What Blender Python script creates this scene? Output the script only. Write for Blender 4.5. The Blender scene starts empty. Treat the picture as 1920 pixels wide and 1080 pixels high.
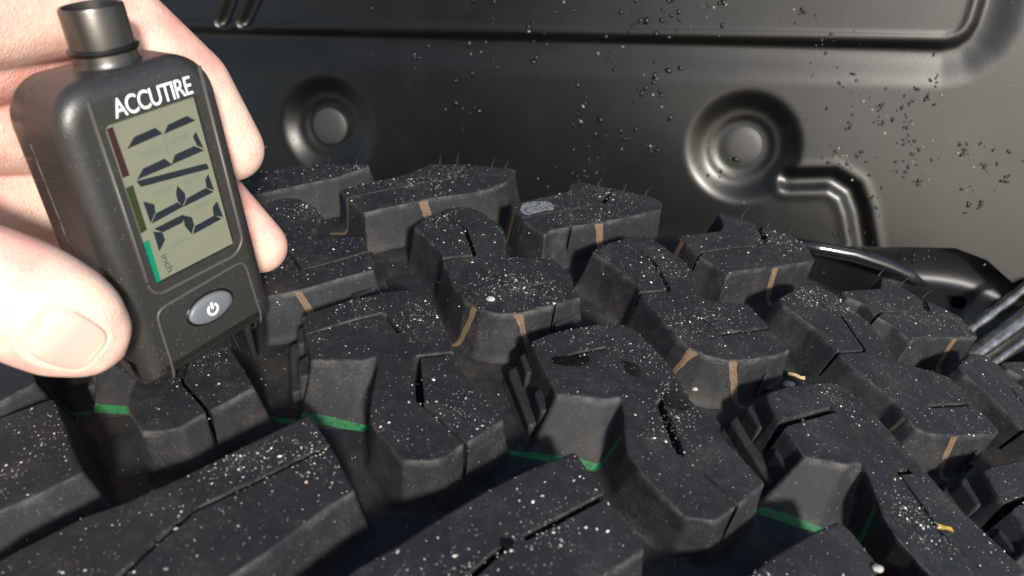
import bpy, bmesh, math, random
from mathutils import Matrix, Vector
random.seed(7)
S = bpy.context.scene
COL = S.collection
MM = 0.001
# ------------------------------------------------------------------ camera
cam = bpy.data.cameras.new('camera'); co = bpy.data.objects.new('camera', cam); COL.objects.link(co)
co.matrix_world = Matrix([[0.986022075908461, -0.05895771513563455, 0.1558346997531504, 0.07886409045941133], [0.1631431400462639, 0.5315727692699137, -0.8311526375020175, -3.460389754503454e-08], [-0.03383462246005242, 0.8449582112724275, 0.5337610322291102, 0.1103542558435428], [0, 0, 0, 1]])
cam.sensor_width = 36.0; cam.lens = 36.0 * 1480 / 1920
cam.clip_start = 0.01; cam.clip_end = 500
cam.dof.use_dof = True; cam.dof.focus_distance = 0.215; cam.dof.aperture_fstop = 19
S.camera = co
# ------------------------------------------------------------------ light
SUN = Vector((0.42, -0.78, 0.46)).normalized()          # towards the sun
elev = math.asin(SUN.z); azim = math.atan2(SUN.x, SUN.y)
wd = bpy.data.worlds.new('World'); S.world = wd; wd.use_nodes = True
nt = wd.node_tree; sky = nt.nodes.new('ShaderNodeTexSky'); sky.sky_type = 'NISHITA'
sky.sun_disc = False; sky.sun_elevation = elev; sky.sun_rotation = azim
bg = nt.nodes['Background']; bg.inputs[1].default_value = 0.125
nt.links.new(sky.outputs[0], bg.inputs[0])
sl = bpy.data.lights.new('sun', 'SUN'); sl.energy = 3.7; sl.angle = math.radians(6); sl.color = (1, 0.95, 0.87)
so = bpy.data.objects.new('sun', sl); COL.objects.link(so)
so.rotation_euler = (-SUN).to_track_quat('-Z', 'Y').to_euler()
vs = S.view_settings; vs.view_transform = 'Standard'; vs.look = 'None'; vs.exposure = 0.78; vs.gamma = 1; vs.use_curve_mapping = False

# ------------------------------------------------------------------ helpers
def mat(name):
    m = bpy.data.materials.new(name); m.use_nodes = True
    return m, m.node_tree, m.node_tree.nodes['Principled BSDF']
def N(nt, t, **k):
    n = nt.nodes.new(t)
    for a, b in k.items(): setattr(n, a, b)
    return n
def ramp(nt, src, stops):
    r = N(nt, 'ShaderNodeValToRGB'); e = r.color_ramp.elements
    while len(e) < len(stops): e.new(0.5)
    for q, (p, c) in zip(e, stops):
        q.position = p; q.color = c if len(c) == 4 else (*c, 1)
    nt.links.new(src, r.inputs[0]); return r
def noise(nt, scale, detail=4, rough=0.55, vec=None):
    n = N(nt, 'ShaderNodeTexNoise'); n.inputs['Scale'].default_value = scale
    n.inputs['Detail'].default_value = detail; n.inputs['Roughness'].default_value = rough
    if vec is not None: nt.links.new(vec, n.inputs['Vector'])
    return n
def math_(nt, op, a, b=None, c=None, clamp=False):
    n = N(nt, 'ShaderNodeMath', operation=op); n.use_clamp = clamp
    for i, x in enumerate((a, b, c)):
        if x is None: continue
        if isinstance(x, (int, float)): n.inputs[i].default_value = x
        else: nt.links.new(x, n.inputs[i])
    return n.outputs[0]
def mix(nt, f, a, b):
    n = N(nt, 'ShaderNodeMix', data_type='RGBA')
    for i, x in ((0, f), (6, a), (7, b)):
        if isinstance(x, (int, float)): n.inputs[i].default_value = x
        elif isinstance(x, tuple): n.inputs[i].default_value = (*x, 1)
        else: nt.links.new(x, n.inputs[i])
    return n.outputs[2]
def bump(nt, h, strength, dist, bs):
    b = N(nt, 'ShaderNodeBump'); b.inputs['Strength'].default_value = strength; b.inputs['Distance'].default_value = dist
    nt.links.new(h, b.inputs['Height']); nt.links.new(b.outputs[0], bs.inputs['Normal']); return b
def link(name, me, m=None, parent=None):
    o = bpy.data.objects.new(name, me); COL.objects.link(o)
    if m: me.materials.append(m)
    if parent: o.parent = parent
    return o
def tag(o, label=None, cat=None, group=None, kind=None):
    for k, v in (('label', label), ('category', cat), ('group', group), ('kind', kind)):
        if v: o[k] = v
    return o
def empty(name, mtx=None):
    o = bpy.data.objects.new(name, None); COL.objects.link(o); o.empty_display_size = 0.02
    if mtx: o.matrix_world = mtx
    return o
def from_bm(name, bm, m=None, parent=None, smooth=True, sharp=None, wn=False):
    me = bpy.data.meshes.new(name); bm.to_mesh(me); bm.free()
    if smooth:
        me.shade_smooth()
        if sharp: me.set_sharp_from_angle(angle=math.radians(sharp))
    o = link(name, me, m, parent)
    if wn:
        md = o.modifiers.new('normals', 'WEIGHTED_NORMAL'); md.keep_sharp = True; md.weight = 80
    return o
def plain(name, col, rough=0.5, metal=0.0, spec=0.5, coat=0.0):
    m, nt, b = mat(name); b.inputs['Base Color'].default_value = (*col, 1); b.inputs['Roughness'].default_value = rough
    b.inputs['Metallic'].default_value = metal; b.inputs['Specular IOR Level'].default_value = spec
    b.inputs['Coat Weight'].default_value = coat
    return m

# ------------------------------------------------------------------ materials
def rubber_material(painted=True):
    m, nt, b = mat('tread_rubber' if painted else 'sipe_rubber')
    at = N(nt, 'ShaderNodeAttribute', attribute_name='tread')
    sp = N(nt, 'ShaderNodeSeparateXYZ'); nt.links.new(at.outputs['Vector'], sp.inputs[0])
    vec = at.outputs['Vector']                                  # u, v, h in millimetres
    big = noise(nt, 0.045, 5, 0.6, vec); mid_ = noise(nt, 0.35, 5, 0.65, vec); fine = noise(nt, 3.2, 3, 0.6, vec)
    base = ramp(nt, big.outputs[0], [(0.3, (0.0058, 0.0067, 0.0094)), (0.7, (0.0112, 0.0124, 0.0160))]).outputs[0]
    # dusty film, patchy
    dust = ramp(nt, mid_.outputs[0], [(0.46, (0, 0, 0)), (0.74, (1, 1, 1))]).outputs[0]
    fd = ramp(nt, fine.outputs[0], [(0.50, (0, 0, 0)), (0.72, (1, 1, 1))]).outputs[0]
    df = math_(nt, 'MULTIPLY', dust, fd); df = math_(nt, 'MULTIPLY', df, 0.55)
    col = mix(nt, df, base, (0.16, 0.145, 0.12))
    pat = ramp(nt, noise(nt, 0.075, 6, 0.72, vec).outputs[0], [(0.50, (0, 0, 0)), (0.72, (1, 1, 1))]).outputs[0]
    gr = ramp(nt, noise(nt, 1.6, 4, 0.8, vec).outputs[0], [(0.45, (0, 0, 0)), (0.70, (1, 1, 1))]).outputs[0]
    pf = math_(nt, 'MULTIPLY', math_(nt, 'MULTIPLY', pat, gr), 0.50)
    col = mix(nt, pf, col, (0.17, 0.15, 0.125))
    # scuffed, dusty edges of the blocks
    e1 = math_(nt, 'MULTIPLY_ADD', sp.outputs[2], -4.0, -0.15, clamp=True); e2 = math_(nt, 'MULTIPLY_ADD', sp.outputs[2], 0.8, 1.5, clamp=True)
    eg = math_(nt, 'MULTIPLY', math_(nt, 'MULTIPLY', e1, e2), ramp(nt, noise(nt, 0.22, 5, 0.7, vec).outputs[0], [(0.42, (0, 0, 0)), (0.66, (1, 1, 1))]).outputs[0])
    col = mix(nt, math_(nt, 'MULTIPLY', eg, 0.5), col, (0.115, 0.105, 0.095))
    # brown mould film low on the flanks
    low = math_(nt, 'MULTIPLY_ADD', sp.outputs[2], -0.12, -0.25, clamp=True)
    br = ramp(nt, noise(nt, 0.11, 4, 0.6, vec).outputs[0], [(0.42, (0, 0, 0)), (0.68, (1, 1, 1))]).outputs[0]
    col = mix(nt, math_(nt, 'MULTIPLY', math_(nt, 'MULTIPLY', low, br), 0.5), col, (0.050, 0.039, 0.026))
    # tiny pale flecks
    vo = N(nt, 'ShaderNodeTexVoronoi'); vo.inputs['Scale'].default_value = 0.85; nt.links.new(vec, vo.inputs['Vector'])
    vs_ = N(nt, 'ShaderNodeSeparateColor'); nt.links.new(vo.outputs['Color'], vs_.inputs[0])
    thr = math_(nt, 'MULTIPLY', vs_.outputs[0], 0.17)
    thr = math_(nt, 'MULTIPLY', thr, math_(nt, 'GREATER_THAN', vs_.outputs[1], 0.55))
    fl = math_(nt, 'LESS_THAN', vo.outputs['Distance'], thr)
    fl = math_(nt, 'MULTIPLY', fl, math_(nt, 'MULTIPLY_ADD', mid_.outputs[0], 1.6, -0.35, clamp=True))
    col = mix(nt, math_(nt, 'MULTIPLY', fl, 0.8), col, (0.24, 0.225, 0.195))
    # paint lines printed round the tyre at the factory, gone from the tops
    wob = math_(nt, 'MULTIPLY_ADD', noise(nt, 0.16, 3, 0.6, vec).outputs[0], 0.7, -0.35)
    v = math_(nt, 'ADD', sp.outputs[1], wob)
    def stripe(v0, w, hmax):
        d = math_(nt, 'ABSOLUTE', math_(nt, 'SUBTRACT', v, v0))
        f = math_(nt, 'LESS_THAN', d, w)
        return math_(nt, 'MULTIPLY', f, math_(nt, 'LESS_THAN', sp.outputs[2], hmax))
    wear = ramp(nt, noise(nt, 1.3, 5, 0.7, vec).outputs[0], [(0.30, (0, 0, 0)), (0.44, (1, 1, 1))]).outputs[0]
    wearg = ramp(nt, noise(nt, 1.0, 5, 0.7, vec).outputs[0], [(0.34, (0.1, 0.1, 0.1)), (0.50, (1, 1, 1))]).outputs[0]
    if not painted: wear = wearg = 0.0
    tan = math_(nt, 'MAXIMUM', stripe(221.0, 0.78, -0.5), stripe(164.75, 0.46, -0.5))
    tcol = mix(nt, mid_.outputs[0], (0.085, 0.053, 0.030), (0.175, 0.118, 0.072))
    col = mix(nt, math_(nt, 'MULTIPLY', tan, wear), col, tcol)
    grn = stripe(129.2, 0.72, -1.6)
    gcol = mix(nt, mid_.outputs[0], (0.006, 0.060, 0.018), (0.014, 0.15, 0.045))
    col = mix(nt, math_(nt, 'MULTIPLY', grn, wearg), col, gcol)
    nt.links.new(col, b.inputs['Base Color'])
    ro = math_(nt, 'MULTIPLY_ADD', mid_.outputs[0], 0.20, 0.62); ro = math_(nt, 'ADD', ro, math_(nt, 'MULTIPLY', df, 0.3))
    nt.links.new(ro, b.inputs['Roughness']); b.inputs['Specular IOR Level'].default_value = 0.38
    hh = math_(nt, 'ADD', math_(nt, 'MULTIPLY', fine.outputs[0], 0.6), math_(nt, 'MULTIPLY', mid_.outputs[0], 1.0))
    bump(nt, hh, 0.28, 0.00018, b)
    return m
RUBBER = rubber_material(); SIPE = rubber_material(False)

def liner_material():
    m, nt, b = mat('liner_plastic')
    tc = N(nt, 'ShaderNodeTexCoord').outputs['Object']
    n1 = noise(nt, 14, 5, 0.6, tc); n2 = noise(nt, 900, 2, 0.6, tc); n3 = noise(nt, 70, 6, 0.7, tc)
    dust = ramp(nt, n1.outputs[0], [(0.35, (0.0012, 0.0013, 0.0015)), (0.70, (0.0032, 0.0029, 0.0025))]).outputs[0]
    sm = ramp(nt, n3.outputs[0], [(0.60, (0, 0, 0)), (0.80, (1, 1, 1))]).outputs[0]
    nt.links.new(mix(nt, math_(nt, 'MULTIPLY', sm, 0.30), dust, (0.022, 0.019, 0.015)), b.inputs['Base Color'])
    ro = math_(nt, 'MULTIPLY_ADD', n1.outputs[0], 0.10, 0.27); ro = math_(nt, 'MULTIPLY_ADD', n3.outputs[0], 0.08, ro)
    nt.links.new(ro, b.inputs['Roughness']); b.inputs['Specular IOR Level'].default_value = 0.42; b.inputs['Specular Tint'].default_value = (1.0, 0.975, 0.945, 1)
    bump(nt, math_(nt, 'MULTIPLY_ADD', n3.outputs[0], 0.8, math_(nt, 'MULTIPLY', n2.outputs[0], 0.5)), 0.12, 0.00025, b)
    return m
LINER = liner_material()

def grain_material():
    m, nt, b = mat('sand_grain')
    at = N(nt, 'ShaderNodeAttribute', attribute_name='tint')
    nt.links.new(at.outputs['Color'], b.inputs['Base Color']); b.inputs['Roughness'].default_value = 0.42
    return m
GRAIN = grain_material()
def shell_material(name, c, r0, bumpy=0.5):
    m, nt, b = mat(name)
    tc = N(nt, 'ShaderNodeTexCoord').outputs['Object']
    n = noise(nt, 2600, 2, 0.5, tc); n1 = noise(nt, 90, 4, 0.6, tc)
    vo = N(nt, 'ShaderNodeTexVoronoi'); vo.inputs['Scale'].default_value = 1900; nt.links.new(tc, vo.inputs['Vector'])
    vc = N(nt, 'ShaderNodeSeparateColor'); nt.links.new(vo.outputs['Color'], vc.inputs[0])
    fl = math_(nt, 'MULTIPLY', math_(nt, 'GREATER_THAN', vc.outputs[0], 0.93), math_(nt, 'LESS_THAN', vo.outputs['Distance'], 0.33))
    nt.links.new(mix(nt, math_(nt, 'MULTIPLY', fl, 0.5), c, (0.13, 0.115, 0.085)), b.inputs['Base Color'])
    nt.links.new(math_(nt, 'MULTIPLY_ADD', n1.outputs[0], 0.14, r0), b.inputs['Roughness'])
    b.inputs['Specular IOR Level'].default_value = 0.7
    bump(nt, n.outputs[0], bumpy, 0.00012, b)
    return m
SHELL = shell_material('gauge_black_plastic', (0.0215, 0.0205, 0.0193), 0.34, 0.45)
SHELL_SMOOTH = shell_material('gauge_smooth_plastic', (0.020, 0.0185, 0.0175), 0.22, 0.12)
def skin_material():
    m, nt, b = mat('skin')
    tc = N(nt, 'ShaderNodeTexCoord').outputs['Object']
    n1 = noise(nt, 75, 5, 0.6, tc); n2 = noise(nt, 700, 4, 0.65, tc)
    w = N(nt, 'ShaderNodeTexVoronoi', feature='DISTANCE_TO_EDGE'); w.inputs['Scale'].default_value = 1500
    nv = N(nt, 'ShaderNodeVectorMath', operation='MULTIPLY'); nt.links.new(tc, nv.inputs[0]); nv.inputs[1].default_value = (1, 1, 0.45); nt.links.new(nv.outputs[0], w.inputs['Vector'])
    c = ramp(nt, n1.outputs[0], [(0.34, (0.69, 0.33, 0.275)), (0.50, (0.74, 0.47, 0.39)), (0.66, (0.77, 0.58, 0.46))]).outputs[0]
    c = mix(nt, math_(nt, 'MULTIPLY_ADD', n2.outputs[0], 0.5, -0.1, clamp=True), c, (0.60, 0.33, 0.265))
    nt.links.new(c, b.inputs['Base Color'])
    b.inputs['Roughness'].default_value = 0.46; b.inputs['Specular IOR Level'].default_value = 0.42
    b.inputs['Subsurface Weight'].default_value = 0.55; b.inputs['Subsurface Radius'].default_value = (1.0, 0.32, 0.16); b.inputs['Subsurface Scale'].default_value = 0.0028
    h = math_(nt, 'ADD', math_(nt, 'MULTIPLY', w.outputs['Distance'], 1.3), n2.outputs[0])
    bump(nt, h, 0.5, 0.00030, b)
    return m
SKIN = skin_material()

# ------------------------------------------------------------------ tyre geometry
R = 420.0; DEP = 13.5
def bend(u, v, h):
    a = u / R
    return Vector(((R + h) * math.sin(a), v, (R + h) * math.cos(a) - R)) * MM
BLOCKS = {
    'A0': ([(-72.87, 244.3), (-44.61, 249.09), (-18.48, 248.24), (-16.94, 246.38), (-26.13, 236.83), (-47.37, 227.4), (-61.67, 223.16)], {}, []),
    'A1': ([(-20.19, 226.73), (-14.58, 231.91), (-9.16, 234.05), (-1.97, 239.24), (2.13, 245.12), (4.97, 249.6), (17.32, 250.66), (34.68, 250.57), (33.39, 240.28), (29.96, 234.8), (23.68, 228.81), (12.97, 223.6), (1.55, 216.09), (-6.57, 210.54), (-16.01, 221.09)], {}, [(2.6, [(19.44, 253.23), (15.17, 238.83)]), (0.7, [(15.17, 238.83), (-2.23, 228.8), (-15.78, 220.44)])]),
    'A2': ([(37.85, 224.27), (45.38, 230.59), (54.66, 238.93), (54.84, 245.34), (58.03, 247.56), (67.47, 246.97), (76.43, 246.62), (83.67, 246.78), (86.03, 244.17), (85.85, 238.99), (76.61, 230.13), (67.84, 222.24), (58.28, 215.49), (51.94, 210.63), (50.8, 207.73), (47.38, 210.6), (43.08, 215.01), (40.45, 219.32)], {}, [(2.6, [(69.94, 248.55), (66.17, 235.0)]), (0.7, [(66.17, 235.0), (57.9, 227.24), (48.73, 220.57), (42.09, 215.13)]), (0.7, [(58.02, 216.21), (57.7, 213.66)])]),
    'A3': ([(92.07, 223.12), (99.24, 228.88), (105.64, 234.07), (107.42, 239.41), (105.96, 247.11), (112.13, 248.51), (118.13, 247.22), (125.93, 246.39), (132.54, 246.36), (136.11, 243.58), (137.9, 234.45), (124.22, 222.15), (112.16, 213.04), (107.65, 209.54), (106.5, 206.66), (102.39, 211.0), (97.91, 213.92), (94.55, 218.77)], {}, [(2.6, [(119.02, 251.9), (121.3, 236.15)]), (0.7, [(121.3, 236.15), (117.89, 231.6), (107.02, 223.36), (99.18, 216.85), (96.69, 211.81)])]),
    'A4': ([(144.57, 219.58), (151.83, 225.18), (160.81, 231.87), (163.6, 241.17), (169.04, 240.8), (176.58, 237.88), (185.23, 238.27), (191.93, 238.13), (195.45, 230.75), (196.0, 229.08), (174.53, 214.04), (166.57, 208.8), (164.62, 205.66), (159.96, 210.33), (154.2, 211.91), (150.92, 217.3), (145.87, 216.87)], {}, [(2.6, [(178.71, 243.29), (177.53, 230.45)]), (0.7, [(177.38, 229.99), (174.28, 227.28), (157.34, 216.3), (152.86, 209.75)])]),
    'B0': ([(-43.13, 220.15), (-36.73, 221.84), (-30.92, 219.56), (-24.93, 214.33), (-20.55, 209.04), (-17.89, 192.12), (-11.82, 194.03), (-2.14, 194.96), (1.82, 187.56), (7.03, 177.14), (-0.1, 172.15), (-7.38, 166.4), (-13.9, 162.74), (-18.16, 161.3), (-25.88, 168.57), (-38.8, 183.92), (-51.59, 200.61), (-50.17, 213.31)], {}, [(0.9, [(-23.1, 186.45), (-13.1, 175.22), (-7.51, 178.63), (3.11, 187.0)])]),
    'B1': ([(11.55, 203.28), (14.52, 211.13), (17.52, 213.34), (20.44, 217.76), (24.93, 219.12), (29.4, 216.66), (33.69, 212.65), (37.11, 208.65), (38.81, 204.36), (40.97, 193.02), (42.8, 191.76), (45.02, 192.39), (52.02, 193.47), (55.2, 193.8), (57.65, 191.14), (59.12, 186.62), (64.36, 176.98), (58.29, 171.65), (50.1, 165.09), (44.33, 163.19), (40.04, 163.76), (35.1, 167.18), (30.71, 173.44), (25.12, 184.68), (24.81, 186.3), (23.15, 190.2)], {}, [(0.9, [(17.32, 214.15), (26.89, 204.55), (32.95, 189.88)]), (0.9, [(32.95, 189.88), (24.13, 186.16)]), (0.6, [(39.25, 181.63), (45.31, 174.36)]), (0.9, [(45.31, 174.36), (57.28, 183.06)]), (0.5, [(58.23, 172.22), (58.15, 169.56)])]),
    'B2': ([(65.77, 202.37), (69.97, 209.12), (73.35, 212.54), (77.18, 217.08), (82.42, 218.59), (87.73, 213.27), (92.87, 208.65), (95.33, 204.54), (96.08, 196.95), (97.04, 191.89), (98.29, 190.46), (101.84, 190.8), (111.42, 193.54), (113.41, 190.61), (116.58, 185.24), (121.5, 177.23), (117.54, 172.86), (108.64, 166.6), (102.32, 163.8), (97.87, 163.94), (93.77, 165.34), (90.93, 168.44), (86.02, 175.96), (83.27, 180.78), (81.15, 184.22), (79.67, 189.01), (70.61, 198.92)], {}, [(0.9, [(73.07, 214.07), (83.86, 203.72), (88.66, 190.12)]), (1.1, [(88.66, 190.12), (79.79, 185.02)]), (0.5, [(95.97, 181.64), (102.22, 174.76)]), (1.2, [(102.22, 174.76), (116.86, 184.45)])]),
    'B3': ([(121.77, 202.32), (130.31, 213.78), (133.09, 216.3), (137.25, 217.98), (142.26, 215.98), (144.46, 212.37), (150.76, 205.94), (153.21, 198.45), (155.22, 191.86), (156.52, 189.89), (162.03, 191.45), (172.11, 193.49), (174.3, 191.49), (182.37, 176.73), (180.24, 173.88), (167.04, 166.07), (160.6, 162.97), (155.74, 161.23), (153.21, 161.51), (151.6, 164.22), (149.6, 170.2), (139.37, 178.96), (135.38, 184.75), (130.68, 192.75), (122.79, 199.73)], {}, [(0.7, [(141.02, 204.69), (145.56, 189.37)]), (1.0, [(145.56, 189.37), (134.96, 182.5)]), (1.2, [(160.58, 173.89), (175.45, 183.08)])]),
    'C1': ([(-3.61, 153.35), (4.43, 160.55), (11.97, 165.54), (17.74, 168.5), (21.09, 168.45), (25.22, 165.31), (30.09, 158.78), (35.09, 149.38), (37.08, 144.39), (39.4, 139.21), (44.79, 133.17), (52.49, 124.95), (48.55, 119.13), (45.26, 115.01), (42.89, 110.9), (39.93, 109.6), (35.14, 108.64), (32.65, 111.08), (28.11, 114.87), (25.35, 118.5), (23.49, 124.74), (22.24, 132.04), (20.96, 138.35), (19.81, 139.71), (17.18, 137.67), (5.38, 136.09), (3.2, 140.32), (0.43, 145.53), (-2.2, 149.88)], {15: (41.93, 107.88), 16: (35.19, 106.89), 17: (32.48, 108.08), 18: (24.06, 117.2), 19: (21.15, 125.07), 20: (20.23, 129.73), 21: (19.86, 129.66), 22: (19.48, 129.6), 23: (18.54, 129.62), 24: (15.26, 129.44), 25: (2.78, 128.53)}, [(1.1, [(-0.57, 144.56), (10.79, 153.67), (16.28, 156.99)]), (1.0, [(16.28, 156.99), (22.52, 149.54)]), (1.2, [(38.08, 145.05), (29.03, 141.26)]), (2.0, [(29.03, 141.26), (34.08, 126.01)]), (0.9, [(34.08, 126.01), (43.74, 118.32), (46.34, 116.0), (46.8, 113.24)])]),
    'C2': ([(54.49, 153.89), (58.65, 158.54), (67.45, 164.66), (74.57, 168.3), (77.79, 168.39), (80.11, 166.52), (84.34, 161.77), (88.72, 155.41), (91.95, 148.18), (95.27, 141.11), (96.24, 138.44), (101.3, 133.63), (108.81, 124.36), (102.57, 116.13), (97.45, 110.1), (91.75, 109.03), (86.86, 113.55), (81.97, 119.08), (79.92, 122.93), (78.94, 127.73), (78.34, 134.62), (77.72, 139.04), (76.96, 140.08), (73.94, 138.2), (66.95, 137.24), (62.97, 136.23), (61.58, 139.53), (59.31, 143.85), (56.51, 149.23)], {14: (99.87, 110.33), 15: (92.7, 109.72), 16: (84.68, 115.32), 17: (78.96, 121.78), 18: (76.78, 126.66), 19: (75.64, 128.61), 20: (75.23, 128.98), 21: (74.97, 129.07), 22: (73.46, 128.96), 23: (70.92, 129.05), 24: (65.16, 129.61), 25: (58.75, 129.92)}, [(1.1, [(61.01, 147.92), (66.04, 152.69), (73.0, 157.32)]), (0.9, [(73.0, 157.32), (80.64, 149.98)]), (1.2, [(94.53, 145.15), (85.93, 141.84)]), (1.6, [(85.93, 141.84), (90.23, 127.68)]), (1.5, [(87.62, 136.99), (90.99, 125.89)]), (0.7, [(90.99, 125.89), (100.3, 118.1), (102.44, 116.08), (101.78, 113.32)])]),
    'C3': ([(112.84, 155.18), (118.46, 160.07), (128.59, 166.83), (132.84, 168.19), (135.97, 167.04), (140.83, 161.83), (145.51, 154.26), (149.91, 146.0), (151.37, 144.45), (154.59, 138.9), (162.55, 130.51), (168.24, 124.71), (150.03, 107.44), (142.84, 105.89), (143.06, 113.27), (140.03, 116.56), (137.1, 120.7), (135.52, 125.31), (135.12, 130.67), (134.41, 137.77), (133.83, 139.83), (132.87, 140.18), (129.49, 138.13), (121.11, 136.69), (119.73, 136.12), (118.54, 138.75), (116.21, 143.04), (114.06, 147.2)], {15: (144.35, 117.62), 16: (140.44, 122.26), 17: (138.53, 127.97), 18: (137.15, 131.95), 19: (136.34, 133.17), 20: (135.38, 133.11), 21: (131.99, 131.48), 22: (127.75, 129.86), 23: (117.3, 129.37), 24: (112.17, 129.54)}, [(1.6, [(113.12, 141.74), (115.99, 145.88), (130.09, 157.07)]), (1.2, [(150.74, 145.59), (142.49, 141.49)]), (0.6, [(142.36, 142.03), (145.81, 133.86)]), (0.8, [(145.81, 133.86), (148.71, 126.15), (156.02, 119.38), (160.59, 115.31)])]),
    'D0': ([(-50.76, 118.72), (-41.54, 110.13), (-30.6, 99.32), (-27.09, 96.58), (-32.49, 90.72), (-37.64, 86.11), (-49.09, 72.72), (-86.51, 80.1), (-74.86, 97.65), (-59.59, 112.21)], {}, [(0.9, [(-40.67, 108.96), (-43.14, 106.42), (-49.84, 100.72), (-61.57, 84.94)])]),
    'D1': ([(11.83, 117.65), (19.41, 109.69), (28.23, 99.04), (24.94, 94.55), (22.01, 89.71), (19.35, 85.02), (18.0, 82.93), (12.26, 74.72), (1.92, 60.56), (-37.5, 56.0), (-28.62, 75.17), (-19.09, 85.92), (-13.26, 89.87), (-6.61, 96.32)], {}, [(1.1, [(21.42, 111.3), (16.56, 106.6), (10.53, 99.64), (0.57, 89.45)]), (1.3, [(0.57, 89.45), (-2.34, 81.8)]), (1.4, [(-2.34, 81.8), (-4.75, 74.15), (-9.47, 63.61)])]),
    'D2': ([(68.58, 119.55), (75.61, 109.57), (83.5, 98.94), (78.61, 93.38), (72.94, 86.71), (58.78, 68.66), (20.97, 61.0), (34.3, 82.16), (40.04, 88.59), (43.86, 93.66), (52.22, 103.84), (60.12, 112.28)], {}, [(1.3, [(77.23, 111.33), (64.53, 98.23), (61.51, 95.3)]), (1.3, [(59.5, 93.62), (57.34, 91.02)]), (1.3, [(57.34, 91.02), (55.39, 87.67), (53.74, 85.13), (50.53, 77.52)])]),
    'D3': ([(124.43, 119.58), (126.77, 117.58), (128.85, 114.09), (130.57, 111.39), (136.38, 102.36), (120.25, 85.43), (99.93, 65.82), (68.65, 58.08), (87.8, 81.57), (103.3, 99.04), (107.58, 104.05), (118.11, 114.44)], {}, [(1.2, [(134.77, 112.6), (123.76, 102.46), (101.21, 80.61)])]),
}
STEPS = [(-5.0, [(115.39, 161.7), (109.82, 154.36), (112.46, 147.66), (117.16, 152.03)]), (-5.0, [(115.27, 141.48), (117.75, 135.39), (120.62, 136.91), (123.08, 142.26), (119.28, 149.0)]), (-9.5, [(112.21, 160.27), (107.2, 152.88), (115.55, 134.61), (120.07, 139.25), (124.85, 146.42), (119.48, 159.58)])]

def area(P): return 0.5 * sum(P[i][0] * P[(i+1) % len(P)][1] - P[(i+1) % len(P)][0] * P[i][1] for i in range(len(P)))
def normals(P):
    n = len(P); out = []
    for i in range(n):
        a, b, c = Vector(P[i-1]), Vector(P[i]), Vector(P[(i+1) % n])
        e1 = (b - a); e2 = (c - b); e1 = e1.normalized() if e1.length > 1e-6 else Vector((1, 0)); e2 = e2.normalized() if e2.length > 1e-6 else e1
        n1 = Vector((e1.y, -e1.x)); n2 = Vector((e2.y, -e2.x)); m = n1 + n2
        m = m.normalized() if m.length > 1e-6 else n1
        out.append(m / max(0.6, m.dot(n1)))
    return out                                            # outward for counter-clockwise polygons
def rounded(top, base, r):
    t2, b2 = [], []; n = len(top)
    for i in range(n):
        a, b, c = Vector(top[i-1]), Vector(top[i]), Vector(top[(i+1) % n])
        A, B_, C = Vector(base[i-1]), Vector(base[i]), Vector(base[(i+1) % n])
        la, lc = (a - b).length, (c - b).length
        fa, fc = min(0.42, r / max(la, 1e-3)), min(0.42, r / max(lc, 1e-3))
        for k in (0, 0.33, 0.67, 1):
            def q(a, b, c, k=k):
                p0 = b.lerp(a, fa); p1 = b.lerp(c, fc)
                return p0.lerp(b, k).lerp(b.lerp(p1, k), k)
            t2.append(q(a, b, c)); b2.append(q(A, B_, C))
    return t2, b2
def prism(bm, rings):
    R_ = [[bm.verts.new(p) for p in r] for r in rings]; n = len(R_[0])
    for a, b in zip(R_, R_[1:]):
        for i in range(n): bm.faces.new((a[i], a[(i+1) % n], b[(i+1) % n], b[i]))
    bm.faces.new(list(reversed(R_[0]))); bm.faces.new(R_[-1])
def block_bm(top, base, bev=0.75, zt=0.0, r=1.3, draft=2.0):
    top = [tuple(p) for p in top]
    rev = area(top) < 0
    nn = normals(top if not rev else list(reversed(top)))
    if rev: nn = list(reversed(nn))
    dep = DEP + zt
    bs = [base.get(i, (p[0] + n.x * draft * dep / DEP, p[1] + n.y * draft * dep / DEP)) for i, (p, n) in enumerate(zip(top, nn))]
    if rev: top = list(reversed(top)); bs = list(reversed(bs))
    t, b = rounded(top, bs, r); n = normals(t)
    def ring(f, off, z): return [(tp.x + (bp.x - tp.x) * f + q.x * off, tp.y + (bp.y - tp.y) * f + q.y * off, z) for tp, bp, q in zip(t, b, n)]
    bm = bmesh.new(); o = bev * 0.35
    rings = [ring(1.0, 2.2, -DEP - 0.8), ring(1.0, 0.9, -DEP + 0.15), ring(0.95, 0.25, -DEP + 0.9), ring(0.82, 0.05, -DEP + 0.18 * dep),
             ring(0.40, 0.05, zt - 0.42 * dep), ring(0.03, o, zt - bev)]
    for k in (1, 2, 3):
        a = k / 3 * math.pi / 2
        rings.append(ring(0.0, o - bev * (1 - math.cos(a)), zt - bev * (1 - math.sin(a))))
    prism(bm, rings); return bm
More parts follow.
